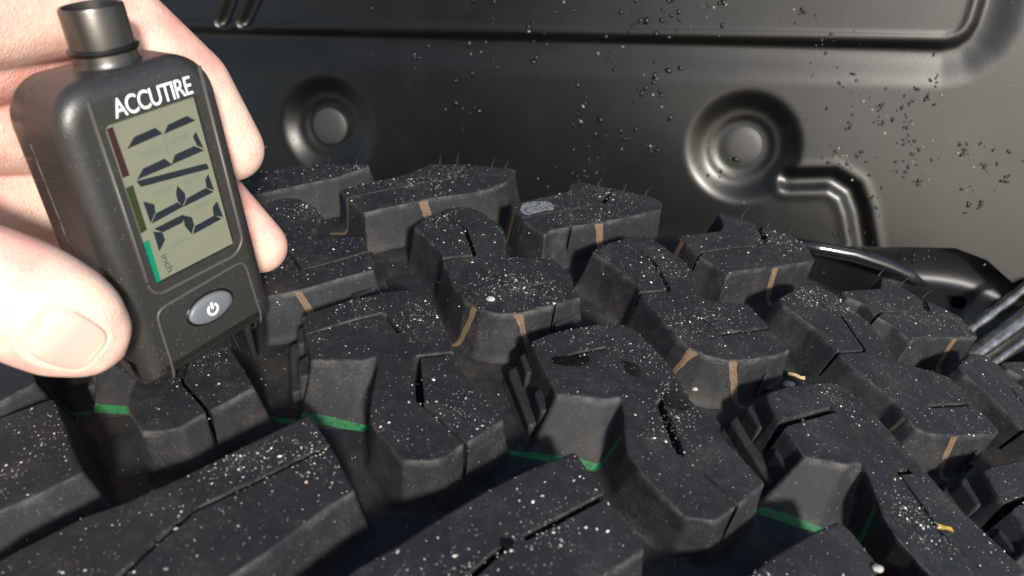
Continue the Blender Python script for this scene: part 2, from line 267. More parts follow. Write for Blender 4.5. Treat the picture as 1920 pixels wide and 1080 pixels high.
def ribbon_bm(L, w, z0, z1, bot=0.55):
    L = [Vector(p) for p in L]; n = len(L); bm = bmesh.new(); rows = []
    for i in range(n):
        d = (L[min(i+1, n-1)] - L[max(i-1, 0)]).normalized(); q = Vector((-d.y, d.x)) * w / 2
        if 0 < i < n - 1:
            d1 = (L[i] - L[i-1]).normalized(); q /= max(0.5, abs(d.dot(d1)))
        p = L[i] - d * (0.01 if i == 0 else 0)
        rows.append([bm.verts.new((p.x + q.x * s * k, p.y + q.y * s * k, z)) for s, z, k in ((1, z0, bot), (-1, z0, bot), (-1, z1, 1), (1, z1, 1))])
    for a, b in zip(rows, rows[1:]):
        for k in range(4): bm.faces.new((a[k], a[(k+1) % 4], b[(k+1) % 4], b[k]))
    bm.faces.new(rows[0][::-1]); bm.faces.new(rows[-1])
    for f in bm.faces: f.material_index = 1
    bmesh.ops.recalc_face_normals(bm, faces=bm.faces); return bm
def boolean(bm, cutters, op='DIFFERENCE', slf=False):
    bmesh.ops.recalc_face_normals(bm, faces=bm.faces)
    me = bpy.data.meshes.new('tmp'); bm.to_mesh(me); me.materials.append(RUBBER); me.materials.append(SIPE); bm.free()
    o = bpy.data.objects.new('tmp', me); COL.objects.link(o); tmp = [o]
    for c in cutters:
        cm = bpy.data.meshes.new('cut'); c.to_mesh(cm); cm.materials.append(RUBBER); cm.materials.append(SIPE); c.free(); q = bpy.data.objects.new('cut', cm); COL.objects.link(q); tmp.append(q)
        md = o.modifiers.new('b', 'BOOLEAN'); md.operation = op; md.object = q; md.solver = 'EXACT'; md.use_self = slf
    dg = bpy.context.evaluated_depsgraph_get(); dg.update()
    res = bpy.data.meshes.new_from_object(o.evaluated_get(dg))
    for q in tmp:
        d = q.data; bpy.data.objects.remove(q); bpy.data.meshes.remove(d)
    out = bmesh.new(); out.from_mesh(res); bpy.data.meshes.remove(res); return out
def to_tyre(name, bm, parent, m=RUBBER, sharp=42, wn=True):
    us = [v.co.x for v in bm.verts]; u = math.floor(min(us) / 5) * 5 + 5
    while u < max(us):
        bmesh.ops.bisect_plane(bm, geom=bm.verts[:] + bm.edges[:] + bm.faces[:], plane_co=(u, 0, 0), plane_no=(1, 0, 0), dist=1e-4); u += 5
    bmesh.ops.triangulate(bm, faces=[f for f in bm.faces if len(f.verts) > 4])
    flat = [v.co.copy() for v in bm.verts]
    for v in bm.verts: v.co = bend(*v.co)
    me = bpy.data.meshes.new(name); bm.to_mesh(me); bm.free()
    at = me.attributes.new('tread', 'FLOAT_VECTOR', 'POINT')
    at.data.foreach_set('vector', [c for p in flat for c in p])
    me.shade_smooth(); me.set_sharp_from_angle(angle=math.radians(sharp))
    o = link(name, me, m, parent)
    if m is RUBBER: me.materials.append(SIPE)
    if wn:
        md = o.modifiers.new('normals', 'WEIGHTED_NORMAL'); md.keep_sharp = True; md.weight = 80
    return o

TYRE = empty('tyre')
tag(TYRE, 'black mud-terrain tyre with chunky tread blocks, tan and green paint lines', 'tyre')
# carcass: a lathe of the cross-section (v, h)
prof = [(92, -200), (60, -170), (38, -120), (32, -80), (40, -48), (52, -26), (66, -16.5), (78, -DEP), (110, -DEP), (164, -DEP), (216, -DEP), (240, -DEP), (254, -16.5), (268, -26), (282, -48), (290, -80), (284, -120), (262, -170), (230, -200)]
bm = bmesh.new(); rows = []; UR = []
for i in range(-140, 141):
    u = i * (math.pi * R / 140) 
    if i == 140: break
    rows.append([bm.verts.new((u, v, h)) for v, h in prof])
flat = [v.co.copy() for v in bm.verts]
for a, b in zip(rows, rows[1:] + rows[:1]):
    for k in range(len(prof) - 1): bm.faces.new((a[k], b[k], b[k+1], a[k+1]))
for v in bm.verts: v.co = bend(*v.co)
me = bpy.data.meshes.new('carcass'); bm.to_mesh(me); bm.free(); me.shade_smooth()
at = me.attributes.new('tread', 'FLOAT_VECTOR', 'POINT'); at.data.foreach_set('vector', [c for p in flat for c in p])
link('carcass', me, RUBBER, TYRE)
P = 56.5
TOPS = []                                                   # (polygon, base) for scattering grit
def build_block(key, du=0.0, keep=True):
    top, base, sip = BLOCKS[key]
    top = [(u + du, v) for u, v in top]; base = {int(i): (u + du, v) for i, (u, v) in base.items()}
    row = key[0]
    bm = block_bm(top, base, bev={'A': 0.4, 'B': 0.55, 'C': 0.55, 'D': 0.75}[row], r=0.7, draft={'A': 2.0, 'B': 2.6, 'C': 2.4, 'D': 2.6}[row])
    cut = [ribbon_bm([(u + du, v) for u, v in L], w * 1.45 if w < 1.9 else w, -9.0 if w < 2.2 else -10.5, 2.0) for w, L in sip]
    for c in cut:
        keep_bm = bm.copy(); c2 = c.copy(); n0 = len(bm.faces)
        bm = boolean(bm, [c])
        if len(bm.faces) < n0 * 0.6:
            bm.free(); bm = boolean(keep_bm.copy(), [c2], slf=True)
            if len(bm.faces) < n0 * 0.6: print('boolean failed', key); bm.free(); bm = keep_bm
        else: keep_bm.free()
    o = to_tyre('tread_block', bm, TYRE)
    if keep: TOPS.append((top, base, row))
    return o
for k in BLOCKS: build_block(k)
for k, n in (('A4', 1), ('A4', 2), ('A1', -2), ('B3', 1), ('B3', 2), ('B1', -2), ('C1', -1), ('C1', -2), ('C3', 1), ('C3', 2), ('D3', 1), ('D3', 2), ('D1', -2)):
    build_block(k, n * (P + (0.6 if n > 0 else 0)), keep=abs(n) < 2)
# stair-step teeth on the ends of the centre blocks
VC = 165.5
def step(L, h, du, flip=None):
    L = [(u + du, v) for u, v in L] if flip is None else [(flip - u, 2 * VC - v) for u, v in L]
    to_tyre('tread_step', block_bm(L, {}, bev=0.7, zt=h, r=1.0, draft=1.6), TYRE)
for du in (-116.3 - 57, -116.3, -57.6, 0, 57.1):
    for h, L in STEPS: step(L, h, du)
for fl in (117.8, 174.75, 231.56, 292.6,):
    for h, L in STEPS: step(L, h, 0, fl)
# rubber whiskers (mould vents) standing on the far shoulder
def whisker(u, v, h, ln, lean):
    bm = bmesh.new(); n = 5; rows = []
    for i in range(n):
        t = i / (n - 1); r = 0.33 * (1 - 0.75 * t)
        c = Vector((u + lean * t * t * ln, v + 0.15 * ln * t, h + ln * t))
        rows.append([bm.verts.new((c.x + r * math.cos(k * math.tau / 5), c.y + r * math.sin(k * math.tau / 5), c.z)) for k in range(5)])
    for a, b in zip(rows, rows[1:]):
        for k in range(5): bm.faces.new((a[k], a[(k+1) % 5], b[(k+1) % 5], b[k]))
    bm.faces.new(rows[-1]); bm.faces.new(rows[0][::-1]); to_tyre('rubber_whisker', bm, TYRE, wn=False)
for u, v in [(7.98, 249.75), (14.0, 250.63), (26.5, 249.88), (31.2, 250.5), (63.88, 246.43), (72.82, 246.41), (80.25, 247.01), (-32.84, 248.49), (-22.45, 248.35), (113.89, 248.67), (123.28, 248.25), (131.12, 248.93), (163.08, 242.79), (171.23, 242.8), (179.02, 240.44)]: whisker(u, v, -0.6, random.uniform(3.4, 5.2), random.uniform(0.1, 0.5))

# wet patches and a grey smear lying on the block tops
WET, wnt, wb = mat('wet_rubber'); wb.inputs['Base Color'].default_value = (0.0035, 0.0036, 0.004, 1); wb.inputs['Roughness'].default_value = 0.16; wb.inputs['Specular IOR Level'].default_value = 0.35
bump(wnt, noise(wnt, 900, 3, 0.6, N(wnt, 'ShaderNodeTexCoord').outputs['Object']).outputs[0], 0.3, 0.0003, wb)
SMEAR, snt, sb = mat('grey_smear'); stc = N(snt, 'ShaderNodeTexCoord').outputs['Object']
snt.links.new(mix(snt, ramp(snt, noise(snt, 900, 5, 0.7, stc).outputs[0], [(0.40, (0, 0, 0)), (0.52, (1, 1, 1))]).outputs[0], (0.03, 0.03, 0.032), (0.17, 0.18, 0.19)), sb.inputs['Base Color']); sb.inputs['Roughness'].default_value = 0.45
def patch(name, pts, m, th=0.07, rag=0.22):
    cx = sum(p[0] for p in pts) / len(pts); cy = sum(p[1] for p in pts) / len(pts); pts = [(cx + (p[0] - cx) * 0.88, cy + (p[1] - cy) * 0.88) for p in pts]
    if area(pts) < 0: pts = pts[::-1]
    t, _ = rounded(pts, pts, 6); n = normals(t); t = [p + q * random.uniform(-rag, rag) for p, q in zip(t, n)]; bm = bmesh.new()
    prism(bm, [[(p.x, p.y, -0.15) for p in t], [(p.x, p.y, th * 0.5) for p in t], [(p.x - q.x * 0.5, p.y - q.y * 0.5, th) for p, q in zip(t, n)]])
    to_tyre(name, bm, TYRE, m)
for p in [[(59.17, 149.54), (64.38, 151.17), (69.66, 152.9), (69.88, 150.05), (67.71, 147.66), (63.13, 146.2), (59.86, 146.37)], [(76.29, 153.23), (79.28, 154.31), (82.39, 151.57), (81.87, 148.55), (79.53, 147.71), (77.66, 149.86)], [(86.35, 143.84), (88.68, 146.49), (91.05, 147.38), (93.09, 145.92), (94.05, 143.65), (93.25, 140.77), (90.36, 139.27), (86.66, 140.04)], [(132.73, 154.26), (134.73, 154.77), (136.93, 153.17), (138.11, 150.72), (136.93, 148.98), (135.15, 149.33), (133.18, 151.84)], [(145.76, 146.85), (148.66, 148.22), (150.05, 146.46), (149.56, 142.69), (147.78, 141.87), (145.71, 143.24)], [(57.1, 94.41), (59.64, 95.05), (60.48, 93.41), (59.4, 91.99), (57.5, 92.19)]]: patch('wet_mark', p, WET)
for p in [[(39.21, 223.32), (44.01, 228.79), (49.12, 229.98), (52.01, 227.8), (51.79, 224.62), (48.66, 221.15), (43.02, 216.66)]]: patch('grey_smear', p, SMEAR, 0.05, 0.5)

# ------------------------------------------------------------------ grit
ICO = bmesh.new(); bmesh.ops.create_icosphere(ICO, subdivisions=1, radius=1); ICO_V = [v.co.copy() for v in ICO.verts]; ICO_F = [[v.index for v in f.verts] for f in ICO.faces]; ICO.free()
OCT_V = [Vector(p) for p in ((1, 0, 0), (-1, 0, 0), (0, 1, 0), (0, -1, 0), (0, 0, 1), (0, 0, -1))]
OCT_F = [(0, 2, 4), (2, 1, 4), (1, 3, 4), (3, 0, 4), (2, 0, 5), (1, 2, 5), (3, 1, 5), (0, 3, 5)]
class Grains:
    def __init__(s): s.v = []; s.f = []; s.c = []
    def add(s, pos, r, col, tang, nor, el):
        a = random.uniform(0, math.tau); bt = nor.cross(tang); x = tang * math.cos(a) + bt * math.sin(a); y = nor.cross(x)
        V, F = (ICO_V, ICO_F) if r > 0.17 * MM else (OCT_V, OCT_F)
        b = len(s.v); sx, sy, sz = r * el, r * random.uniform(0.7, 1), r * random.uniform(0.45, 0.8)
        for p in V:
            k = random.uniform(0.8, 1.15); q = pos + x * p.x * sx * k + y * p.y * sy * k + nor * p.z * sz * k; s.v.append(q); s.c.append(col)
        s.f += [[b + i for i in f] for f in F]
    def build(s, name):
        me = bpy.data.meshes.new(name); me.from_pydata(s.v, [], s.f)
        at = me.attributes.new('tint', 'FLOAT_COLOR', 'POINT'); at.data.foreach_set('color', [x for c in s.c for x in (*c, 1)])
        me.shade_smooth(); return link(name, me, GRAIN)
def inside(p, P):
    c = False; j = len(P) - 1
    for i in range(len(P)):
        if (P[i][1] > p[1]) != (P[j][1] > p[1]) and p[0] < (P[j][0] - P[i][0]) * (p[1] - P[i][1]) / (P[j][1] - P[i][1]) + P[i][0]: c = not c
        j = i
    return c
def tint():
    k = random.random(); g = random.uniform(0.20, 0.48) if random.random() < 0.58 else random.uniform(0.48, 0.76)
    if k < 0.80: return (g, g * 0.97, g * 0.90)
    if k < 0.95: return (g * 0.75, g * 0.60, g * 0.42)
    return (0.45, 0.25, 0.05) if k > 0.992 else (0.32, 0.21, 0.13)
G = Grains()
def size():
    k = random.random()
    if k < 0.70: return random.uniform(0.05, 0.10)
    if k < 0.955: return random.uniform(0.10, 0.165)
    return random.uniform(0.17, 0.33)
def frame(u):
    a = u / R; return Vector((math.cos(a), 0, -math.sin(a))), Vector((math.sin(a), 0, math.cos(a)))
for top, base, row in TOPS:
    us = [p[0] for p in top]; vs_ = [p[1] for p in top]; n = int(abs(area(top)) * {'A': 0.42, 'B': 0.50, 'C': 0.38, 'D': 0.33}[row])
    seeds = [(random.uniform(min(us), max(us)), random.uniform(min(vs_), max(vs_))) for _ in range(6)]
    for _ in range(n * 2):
        if random.random() < 0.55:
            s_ = random.choice(seeds); p = (random.gauss(s_[0], 4.2), random.gauss(s_[1], 4.2))
        else: p = (random.uniform(min(us), max(us)), random.uniform(min(vs_), max(vs_)))
        if not inside(p, top) or p[1] < 62: continue
        t, nn = frame(p[0]); G.add(bend(p[0], p[1], 0.04), size() * MM * (1.15 if row in 'D' else 1.0), tint(), t, nn, random.uniform(1.0, 1.9))
    for _ in range(n // 6):                                   # on the flanks
        i = random.randrange(len(top)); a, b = Vector(top[i]), Vector(top[(i+1) % len(top)])
        f = random.random(); q = a.lerp(b, f); d = (b - a).normalized() if (b - a).length > 0.01 else Vector((1, 0)); nv = Vector((d.y, -d.x)) * (1 if area(top) > 0 else -1)
        k = random.random() ** 1.5
        if i in base or (i+1) % len(top) in base: continue
        p = q + nv * (2.3 * k + 0.1); t, nn = frame(p.x); G.add(bend(p.x, p.y, -DEP * k * 0.95), size() * MM * 0.8, tint(), t, (nn + Vector((nv.x, nv.y, 0))).normalized(), 1.2)
for _ in range(1700):
    u, v = random.uniform(-60, 210), random.uniform(85, 235); t, nn = frame(u); G.add(bend(u, v, -DEP + 0.05), size() * MM, tint(), t, nn, 1.3)
tag(G.build('sand_grit'), 'pale sand grains and dust sprinkled over the tyre tread', 'sand', kind='stuff')

# dry bits caught in the tread
STRAW = plain('dry_straw', (0.46, 0.33, 0.18), 0.7); LEAF = plain('yellow_leaf_flake', (0.42, 0.26, 0.04), 0.7); STONE = plain('pale_stone', (0.34, 0.315, 0.28), 0.85)
def tube_mesh(bm, pts, radii, n=8):
    rows = []; up = Vector((0, 0, 1))
    for i, p in enumerate(pts):
        d = (pts[min(i+1, len(pts)-1)] - pts[max(i-1, 0)]).normalized(); x = d.cross(up)
        if x.length < 1e-3: x = d.cross(Vector((1, 0, 0)))
        x.normalize(); y = d.cross(x); r = radii[i] if hasattr(radii, '__len__') else radii
        rows.append([bm.verts.new(p + (x * math.cos(k * math.tau / n) + y * math.sin(k * math.tau / n)) * r) for k in range(n)])
    for a, b in zip(rows, rows[1:]):
        for k in range(n): bm.faces.new((a[k], a[(k+1) % n], b[(k+1) % n], b[k]))
    bm.faces.new(rows[0][::-1]); bm.faces.new(rows[-1]); bmesh.ops.recalc_face_normals(bm, faces=bm.faces)
S0, S1 = ((126.78, 182.1), (134.42, 184.84))
bm = bmesh.new(); a, b = bend(*S0, -DEP + 2.6), bend(*S1, -DEP + 1.0); m_ = a.lerp(b, 0.6)
tube_mesh(bm, [a, a.lerp(m_, 0.5) + Vector((0, 0, 0.0003)), m_, b], [0.00055, 0.0006, 0.0005, 0.0003], 6)
tube_mesh(bm, [m_, m_.lerp(b, 0.9) + Vector((0.0006, 0.0011, 0.0003))], [0.0004, 0.00025], 6)
tag(from_bm('straw_stalk', bm, STRAW), 'forked pale straw stalk lying in a tread groove', 'straw')
LU, LV = (150.09, 128.25)
bm = bmesh.new(); t_, n_ = frame(LU); c0 = bend(LU, LV, 0.25); bt_ = n_.cross(t_)
pp = [(-1.9, 0.3), (-0.9, 0.8), (0.2, 0.45), (1.6, 0.75), (2.0, 0.0), (1.0, -0.6), (0.1, -0.3), (-1.1, -0.7)]
va = [bm.verts.new(c0 + (t_ * x + bt_ * y + n_ * (0.25 * math.sin(x * 1.7) - 0.12)) * MM) for x, y in pp]; vb = [bm.verts.new(v.co + n_ * 0.14 * MM) for v in va]
bm.faces.new(va[::-1]); bm.faces.new(vb)
for i in range(len(pp)): bm.faces.new((va[i], va[(i+1) % 8], vb[(i+1) % 8], vb[i]))
tag(from_bm('leaf_flake', bm, LEAF, smooth=False), 'tiny yellow leaf flake on the lower right tread block', 'leaf')
for (u, v), h, r, lab in [((126.91, 178.15), -11.5, 1.3, 'pale pebble stuck in the groove beside the straw'), ((41.5, 168.79), 0.25, 0.95, 'flat pale pebble on the block left of centre'), ((129.92, 109.71), 0.5, 0.9, 'brown pebble on the block at the bottom edge'), ((96.59, 156.28), -5.5, 0.6, 'small orange pebble on the side of a block')]:
    bm = bmesh.new(); bmesh.ops.create_icosphere(bm, subdivisions=2, radius=r * MM); c0 = bend(u, v, h)
    for q in bm.verts: q.co = Vector((q.co.x * 1.3, q.co.y, q.co.z * 0.7)) * random.uniform(0.86, 1.1) + c0
    tag(from_bm('pebble', bm, STONE, smooth=False), lab, 'pebble', 'pebbles on the tyre')

# ------------------------------------------------------------------ wheel arch liner
WP0, WX, WY, WN = ((0.08846, 0.335, -0.06421), (0.99863, -0.05234, -0.0), (0.01355, 0.25846, 0.96593), (-0.05055, -0.9646, 0.25882))
WP0, WX, WY, WN = Vector(WP0), Vector(WX), Vector(WY), Vector(WN)
WM = Matrix((WX, WY, WN)).transposed().to_4x4(); WM.translation = WP0
def seg_d(p, L):
    best = 1e9
    for (ax, ay), (bx, by) in zip(L, L[1:]):
        dx, dy = bx - ax, by - ay; t = max(0, min(1, ((p[0]-ax)*dx + (p[1]-ay)*dy) / (dx*dx + dy*dy))); best = min(best, math.hypot(p[0]-ax-t*dx, p[1]-ay-t*dy))
    return best
def side(p, L):
    best = 1e9; sg = 1
    for (ax, ay), (bx, by) in zip(L, L[1:]):
        dx, dy = bx - ax, by - ay; t = max(0, min(1, ((p[0]-ax)*dx + (p[1]-ay)*dy) / (dx*dx + dy*dy))); d = math.hypot(p[0]-ax-t*dx, p[1]-ay-t*dy)
        if d < best: best = d; sg = dx * (p[1] - ay) - dy * (p[0] - ax)
    return sg > 0
def sst(a, b, x):
    t = max(0, min(1, (x - a) / (b - a))); return t * t * (3 - 2 * t)
GRV = [(-420, 79.2), (-206, 79.6), (108, 80.6), (114, 82.3), (118, 86), (120, 91), (121, 100), (123, 300)]
LRG = [(54, 24), (72, 25.5), (80, 21), (84.5, 12), (90, -6), (99, -60), (104, -150)]
TLG = [(-209, 84), (-201, 97), (-186, 128)]; TLG2 = [(-221, 84), (-214, 97), (-200, 128)]
BOSS = ((33.0, 37.5), (-167.0, 37.2))
def wall_h(p, q):
    h = 0.0
    d = seg_d((p, q), GRV); ins = d < 20 and side((p, q), GRV); h -= 2.2 * (1 - (sst(0.2, 3.2, d) if ins else sst(0.0, 16.0, d)))
    h += 0.6 * (math.exp(-((d - 5.0) / 1.2) ** 2) if ins else 0)
    d = seg_d((p, q), LRG); h -= 2.2 * (1 - sst(0.6, 5.6, d)); h += 0.3 * math.exp(-((d - 6.5) / 2.0) ** 2)
    if q > 84:
        for L in (TLG, TLG2): h -= 3.6 * (1 - sst(0.6, 4.0, seg_d((p, q), L)))
    for i, (bx, by) in enumerate(BOSS):
        r = math.hypot(p - bx, (q - by))
        if r < 34:
            h -= 3.8 * (1 - sst(15.0, 26.0, r)); h -= 0.9 * (1 - sst(10.8, 14.6, r))
    if q < -40: h += 0.0
    h += 1.0 * math.sin(p * 0.013 + 1) + 0.5 * math.sin(q * 0.04 + p * 0.02)
    if q > 120: h += 0.0022 * (q - 120) ** 2             # the liner arches over towards the viewer
    return h
LIN = empty('wheel_arch_liner', WM); tag(LIN, 'black plastic wheel arch liner with pressed ribs behind the tyre', 'liner')
bm = bmesh.new(); xs = []; x = -430.0
while x < 300: xs.append(x); x += 1.25 if -235 < x < 190 else 4
ys = []; y = -170.0
while y < 330: ys.append(y); y += 1.25 if -45 < y < 110 else 4
EDGE = [(62.8, -6.7), (85.4, -4.1), (107.3, -2.4), (126.7, -1.4), (140.3, -5.8), (154.0, -16.5), (168.2, -29.7), (204.7, -63.0)]                                              # lower edge of the liner beside the flange
def edge_q(p):
    for (a, b), (c, d) in zip(EDGE, EDGE[1:]):
        if a <= p <= c: return b + (d - b) * (p - a) / (c - a)
    return -1e9 if p < EDGE[0][0] else EDGE[-1][1]
def lv(p, q):
    q = max(q, edge_q(p)); return bm.verts.new((p * MM, q * MM, wall_h(p, q) * MM))
rows = [[lv(p, q) for p in xs] for q in ys]
for j, (a, b) in enumerate(zip(rows, rows[1:])):
    for k in range(len(xs) - 1):
        if ys[j+1] > min(edge_q(xs[k]), edge_q(xs[k+1])) + 0.01: bm.faces.new((a[k], a[k+1], b[k+1], b[k]))
bmesh.ops.delete(bm, geom=[v for v in bm.verts if not v.link_faces], context='VERTS')
from_bm('panel', bm, LINER, LIN)
def lathe(name, prof, m, parent, n=40, mtx=None, sharp=35):
    bm = bmesh.new(); rows = [[bm.verts.new((r * math.cos(k * math.tau / n) * MM, r * math.sin(k * math.tau / n) * MM, z * MM)) for k in range(n)] for r, z in prof]
    for a, b in zip(rows, rows[1:]):
        for k in range(n): bm.faces.new((a[k], a[(k+1) % n], b[(k+1) % n], b[k]))
    bm.faces.new(rows[0][::-1]); bm.faces.new(rows[-1]); bmesh.ops.recalc_face_normals(bm, faces=bm.faces)
    if mtx: bmesh.ops.transform(bm, matrix=mtx, verts=bm.verts)
    return from_bm(name, bm, m, parent, sharp=sharp)
CLIP = plain('clip_plastic', (0.020, 0.019, 0.018), 0.55)
for bx, by in BOSS:
    lathe('push_fastener', [(9.2, -8.5), (9.2, -4.3), (8.95, -3.6), (8.2, -3.2), (5, -2.9), (2, -2.75), (0.3, -2.72)], CLIP, LIN, mtx=Matrix.Translation((bx * MM, by * MM, 0)))
# dirt thrown on the liner
GW = Grains(); MUD = []
def on_wall(p, q, lift=0.0): return WM @ Vector((p * MM, q * MM, (wall_h(p, q) + lift) * MM))
clus = [(random.uniform(-60, 140), random.uniform(-12, 104)) for _ in range(12)] + [(-63.6, 77.4), (-40.3, 51.0), (-35.1, 45.2), (-15.1, 38.9), (-9.9, 34.3), (-44.0, 25.1), (-34.0, 25.6), (-4.8, 90.0), (-18.5, 87.5), (-86.3, 88.5), (-52.0, 94.7), (-88.6, 68.5), (-121.1, 74.8), (-96.2, 48.7), (71.6, 61.1), (81.1, 54.8), (88.1, 50.7), (100.1, 42.2), (106.0, 44.8), (121.6, 38.8), (130.2, 37.0), (70.7, 36.1), (77.3, 36.5), (89.2, 57.4), (104.8, 64.5), (143.6, 31.0), (129.0, 21.0), (99.4, 33.1), (106.2, 31.1), (90.5, 20.9)]
def fleck(p, q, r, col):
    n0 = len(GW.v); GW.add(on_wall(p, q, 0.02), r * MM, col, WX, WN, random.uniform(1.0, 1.7))
    c = on_wall(p, q, 0.0)
    for k in range(n0, len(GW.v)):                            # press it flat on the plastic
        d = GW.v[k] - c; GW.v[k] = c + d - WN * d.dot(WN) * 0.35
for cx, cy in clus:
    right = cx > 45
    for _ in range(random.randint(4, 9)):
        p, q = random.gauss(cx, 4.5), random.gauss(cy, 5.5)
        if random.random() < 0.8: fleck(p, q, random.uniform(0.3, 0.95) if right else random.uniform(0.5, 1.5), (0.003, 0.003, 0.003))
        else: g = random.uniform(0.10, 0.30); fleck(p, q, random.uniform(0.3, 0.65), (g, g * 0.95, g * 0.82))
    p, q = random.gauss(cx, 3), random.gauss(cy, 3)
    for _ in range(random.randint(2, 5)): fleck(p + random.gauss(0, 1.1), q + random.gauss(0, 1.1), random.uniform(0.4, 0.9), (0.003, 0.003, 0.003))
for _ in range(170):
    p, q = random.uniform(-230, 150), random.uniform(-30, 104); r = random.uniform(0.18, 0.42); g = random.choice((0.003, 0.003, 0.003, 0.2))
    if p < -60 and random.random() < 0.6: continue
    GW.add(on_wall(p, q, 0.05), r * MM, (g, g * 0.95, g * 0.85), WX, WN, random.uniform(1, 1.6))
tag(GW.build('mud_specks'), 'dark mud specks and pale grit stuck to the arch liner', 'mud', kind='stuff')

# ------------------------------------------------------------------ things beside the tyre on the right
GLOSS = plain('black_gloss_paint', (0.006, 0.006, 0.007), 0.42, spec=0.35); BEADM = plain('black_gloss_edge', (0.010, 0.010, 0.011), 0.14, spec=0.75); STEEL, stt, stb = mat('scuffed_steel')
stc2 = N(stt, 'ShaderNodeTexCoord').outputs['Object']; stb.inputs['Metallic'].default_value = 1.0
stt.links.new(ramp(stt, noise(stt, 300, 5, 0.6, stc2).outputs[0], [(0.3, (0.16, 0.145, 0.13)), (0.7, (0.52, 0.49, 0.44))]).outputs[0], stb.inputs['Base Color']); stb.inputs['Roughness'].default_value = 0.3
PANEL = [[(0.14582, 0.32965, -0.06659), (0.16488, 0.33293, -0.06704), (0.18811, 0.33512, -0.06666), (0.20961, 0.33308, -0.06488), (0.22636, 0.33487, -0.06816), (0.24298, 0.33319, -0.07879), (0.26278, 0.33064, -0.09334)], [(0.14534, 0.32612, -0.06633), (0.16453, 0.32992, -0.06788), (0.18632, 0.33311, -0.07115), (0.20948, 0.33599, -0.0753), (0.22801, 0.3367, -0.08102), (0.24205, 0.33293, -0.08771), (0.26237, 0.32994, -0.10016)], [(0.14648, 0.3289, -0.07169), (0.16599, 0.33222, -0.07409), (0.18608, 0.33492, -0.07951), (0.20858, 0.33605, -0.08619), (0.22464, 0.33347, -0.08927), (0.24098, 0.33129, -0.09393), (0.26175, 0.32769, -0.10454)], [(0.1488, 0.33405, -0.08309), (0.16761, 0.33722, -0.08552), (0.18581, 0.33633, -0.08846), (0.20396, 0.32814, -0.08966), (0.22105, 0.323, -0.09142), (0.23773, 0.32265, -0.09625), (0.25866, 0.32026, -0.1069)], [(0.15078, 0.34096, -0.09913), (0.16876, 0.34324, -0.10084), (0.18647, 0.33896, -0.10143), (0.19757, 0.31317, -0.09237), (0.21375, 0.30747, -0.09286), (0.232, 0.30922, -0.09886), (0.25341, 0.30867, -0.11053)], [(0.15559, 0.35204, -0.13199), (0.17342, 0.35424, -0.13377), (0.19134, 0.34675, -0.13193), (0.19414, 0.29939, -0.10159), (0.20842, 0.29364, -0.09973), (0.22575, 0.29395, -0.10523), (0.249, 0.29571, -0.11841)]]
FR = empty('body_flange', Matrix.Translation(Vector(PANEL[0][0]))); tag(FR, 'glossy black curved metal flange with a bolt hole beside the tyre', 'flange')
O0 = Vector(PANEL[0][0])
bm = bmesh.new(); rows = [[bm.verts.new(Vector(p) - O0) for p in r] for r in PANEL]
for a, b in zip(rows, rows[1:]):
    for k in range(len(a) - 1): bm.faces.new((a[k], b[k], b[k+1], a[k+1]))
o = from_bm('sheet', bm, GLOSS, FR)
md = o.modifiers.new('s', 'SUBSURF'); md.levels = 3; md.render_levels = 3
md = o.modifiers.new('t', 'SOLIDIFY'); md.thickness = 0.0015; md.offset = 0
HC, HN = ((0.22088, 0.32209, -0.08998), (0.156, -0.831, 0.534))
BEAD = [(0.14261, 0.32389, -0.06525), (0.15922, 0.32535, -0.06783), (0.17348, 0.32629, -0.07053), (0.18786, 0.32621, -0.07484), (0.19907, 0.32635, -0.07978), (0.20712, 0.32707, -0.08475)]
bm = bmesh.new(); tube_mesh(bm, [Vector(p) - O0 for p in BEAD], [0.0028, 0.0032, 0.0034, 0.0032, 0.0026, 0.0012], 20); from_bm('folded_edge', bm, BEADM, FR)
BACKING = empty('dark_backing', Matrix.Translation(Vector((0.30408, 0.4022, -0.20965)))); tag(BACKING, 'added black box for the dark void below the metal pipes', 'backdrop')  # black box added to stand in for the shaded gap behind the pipes
bm = bmesh.new(); bmesh.ops.create_cube(bm, size=1, matrix=Matrix.Diagonal((0.9, 0.05, 0.22, 1))); bmesh.ops.bevel(bm, geom=bm.edges[:], offset=0.012, segments=3, affect='EDGES'); from_bm('backing_box', bm, plain('void_black', (0.006, 0.006, 0.006), 0.6), BACKING)
hq = Vector(HN).to_track_quat('Z', 'Y').to_matrix().to_4x4(); hq.translation = Vector(HC) - O0
lathe('bolt_hole_disc', [(3.0, -1), (3.0, 0.9), (2.7, 1.1), (2.4, 0.9), (2.4, 0.2), (0.2, 0.2)], plain('hole_shade', (0.0005, 0.0005, 0.0005), 1.0, spec=0.0), FR, 24, hq)  # solid black disc; the hole's inner shade is put into its colour
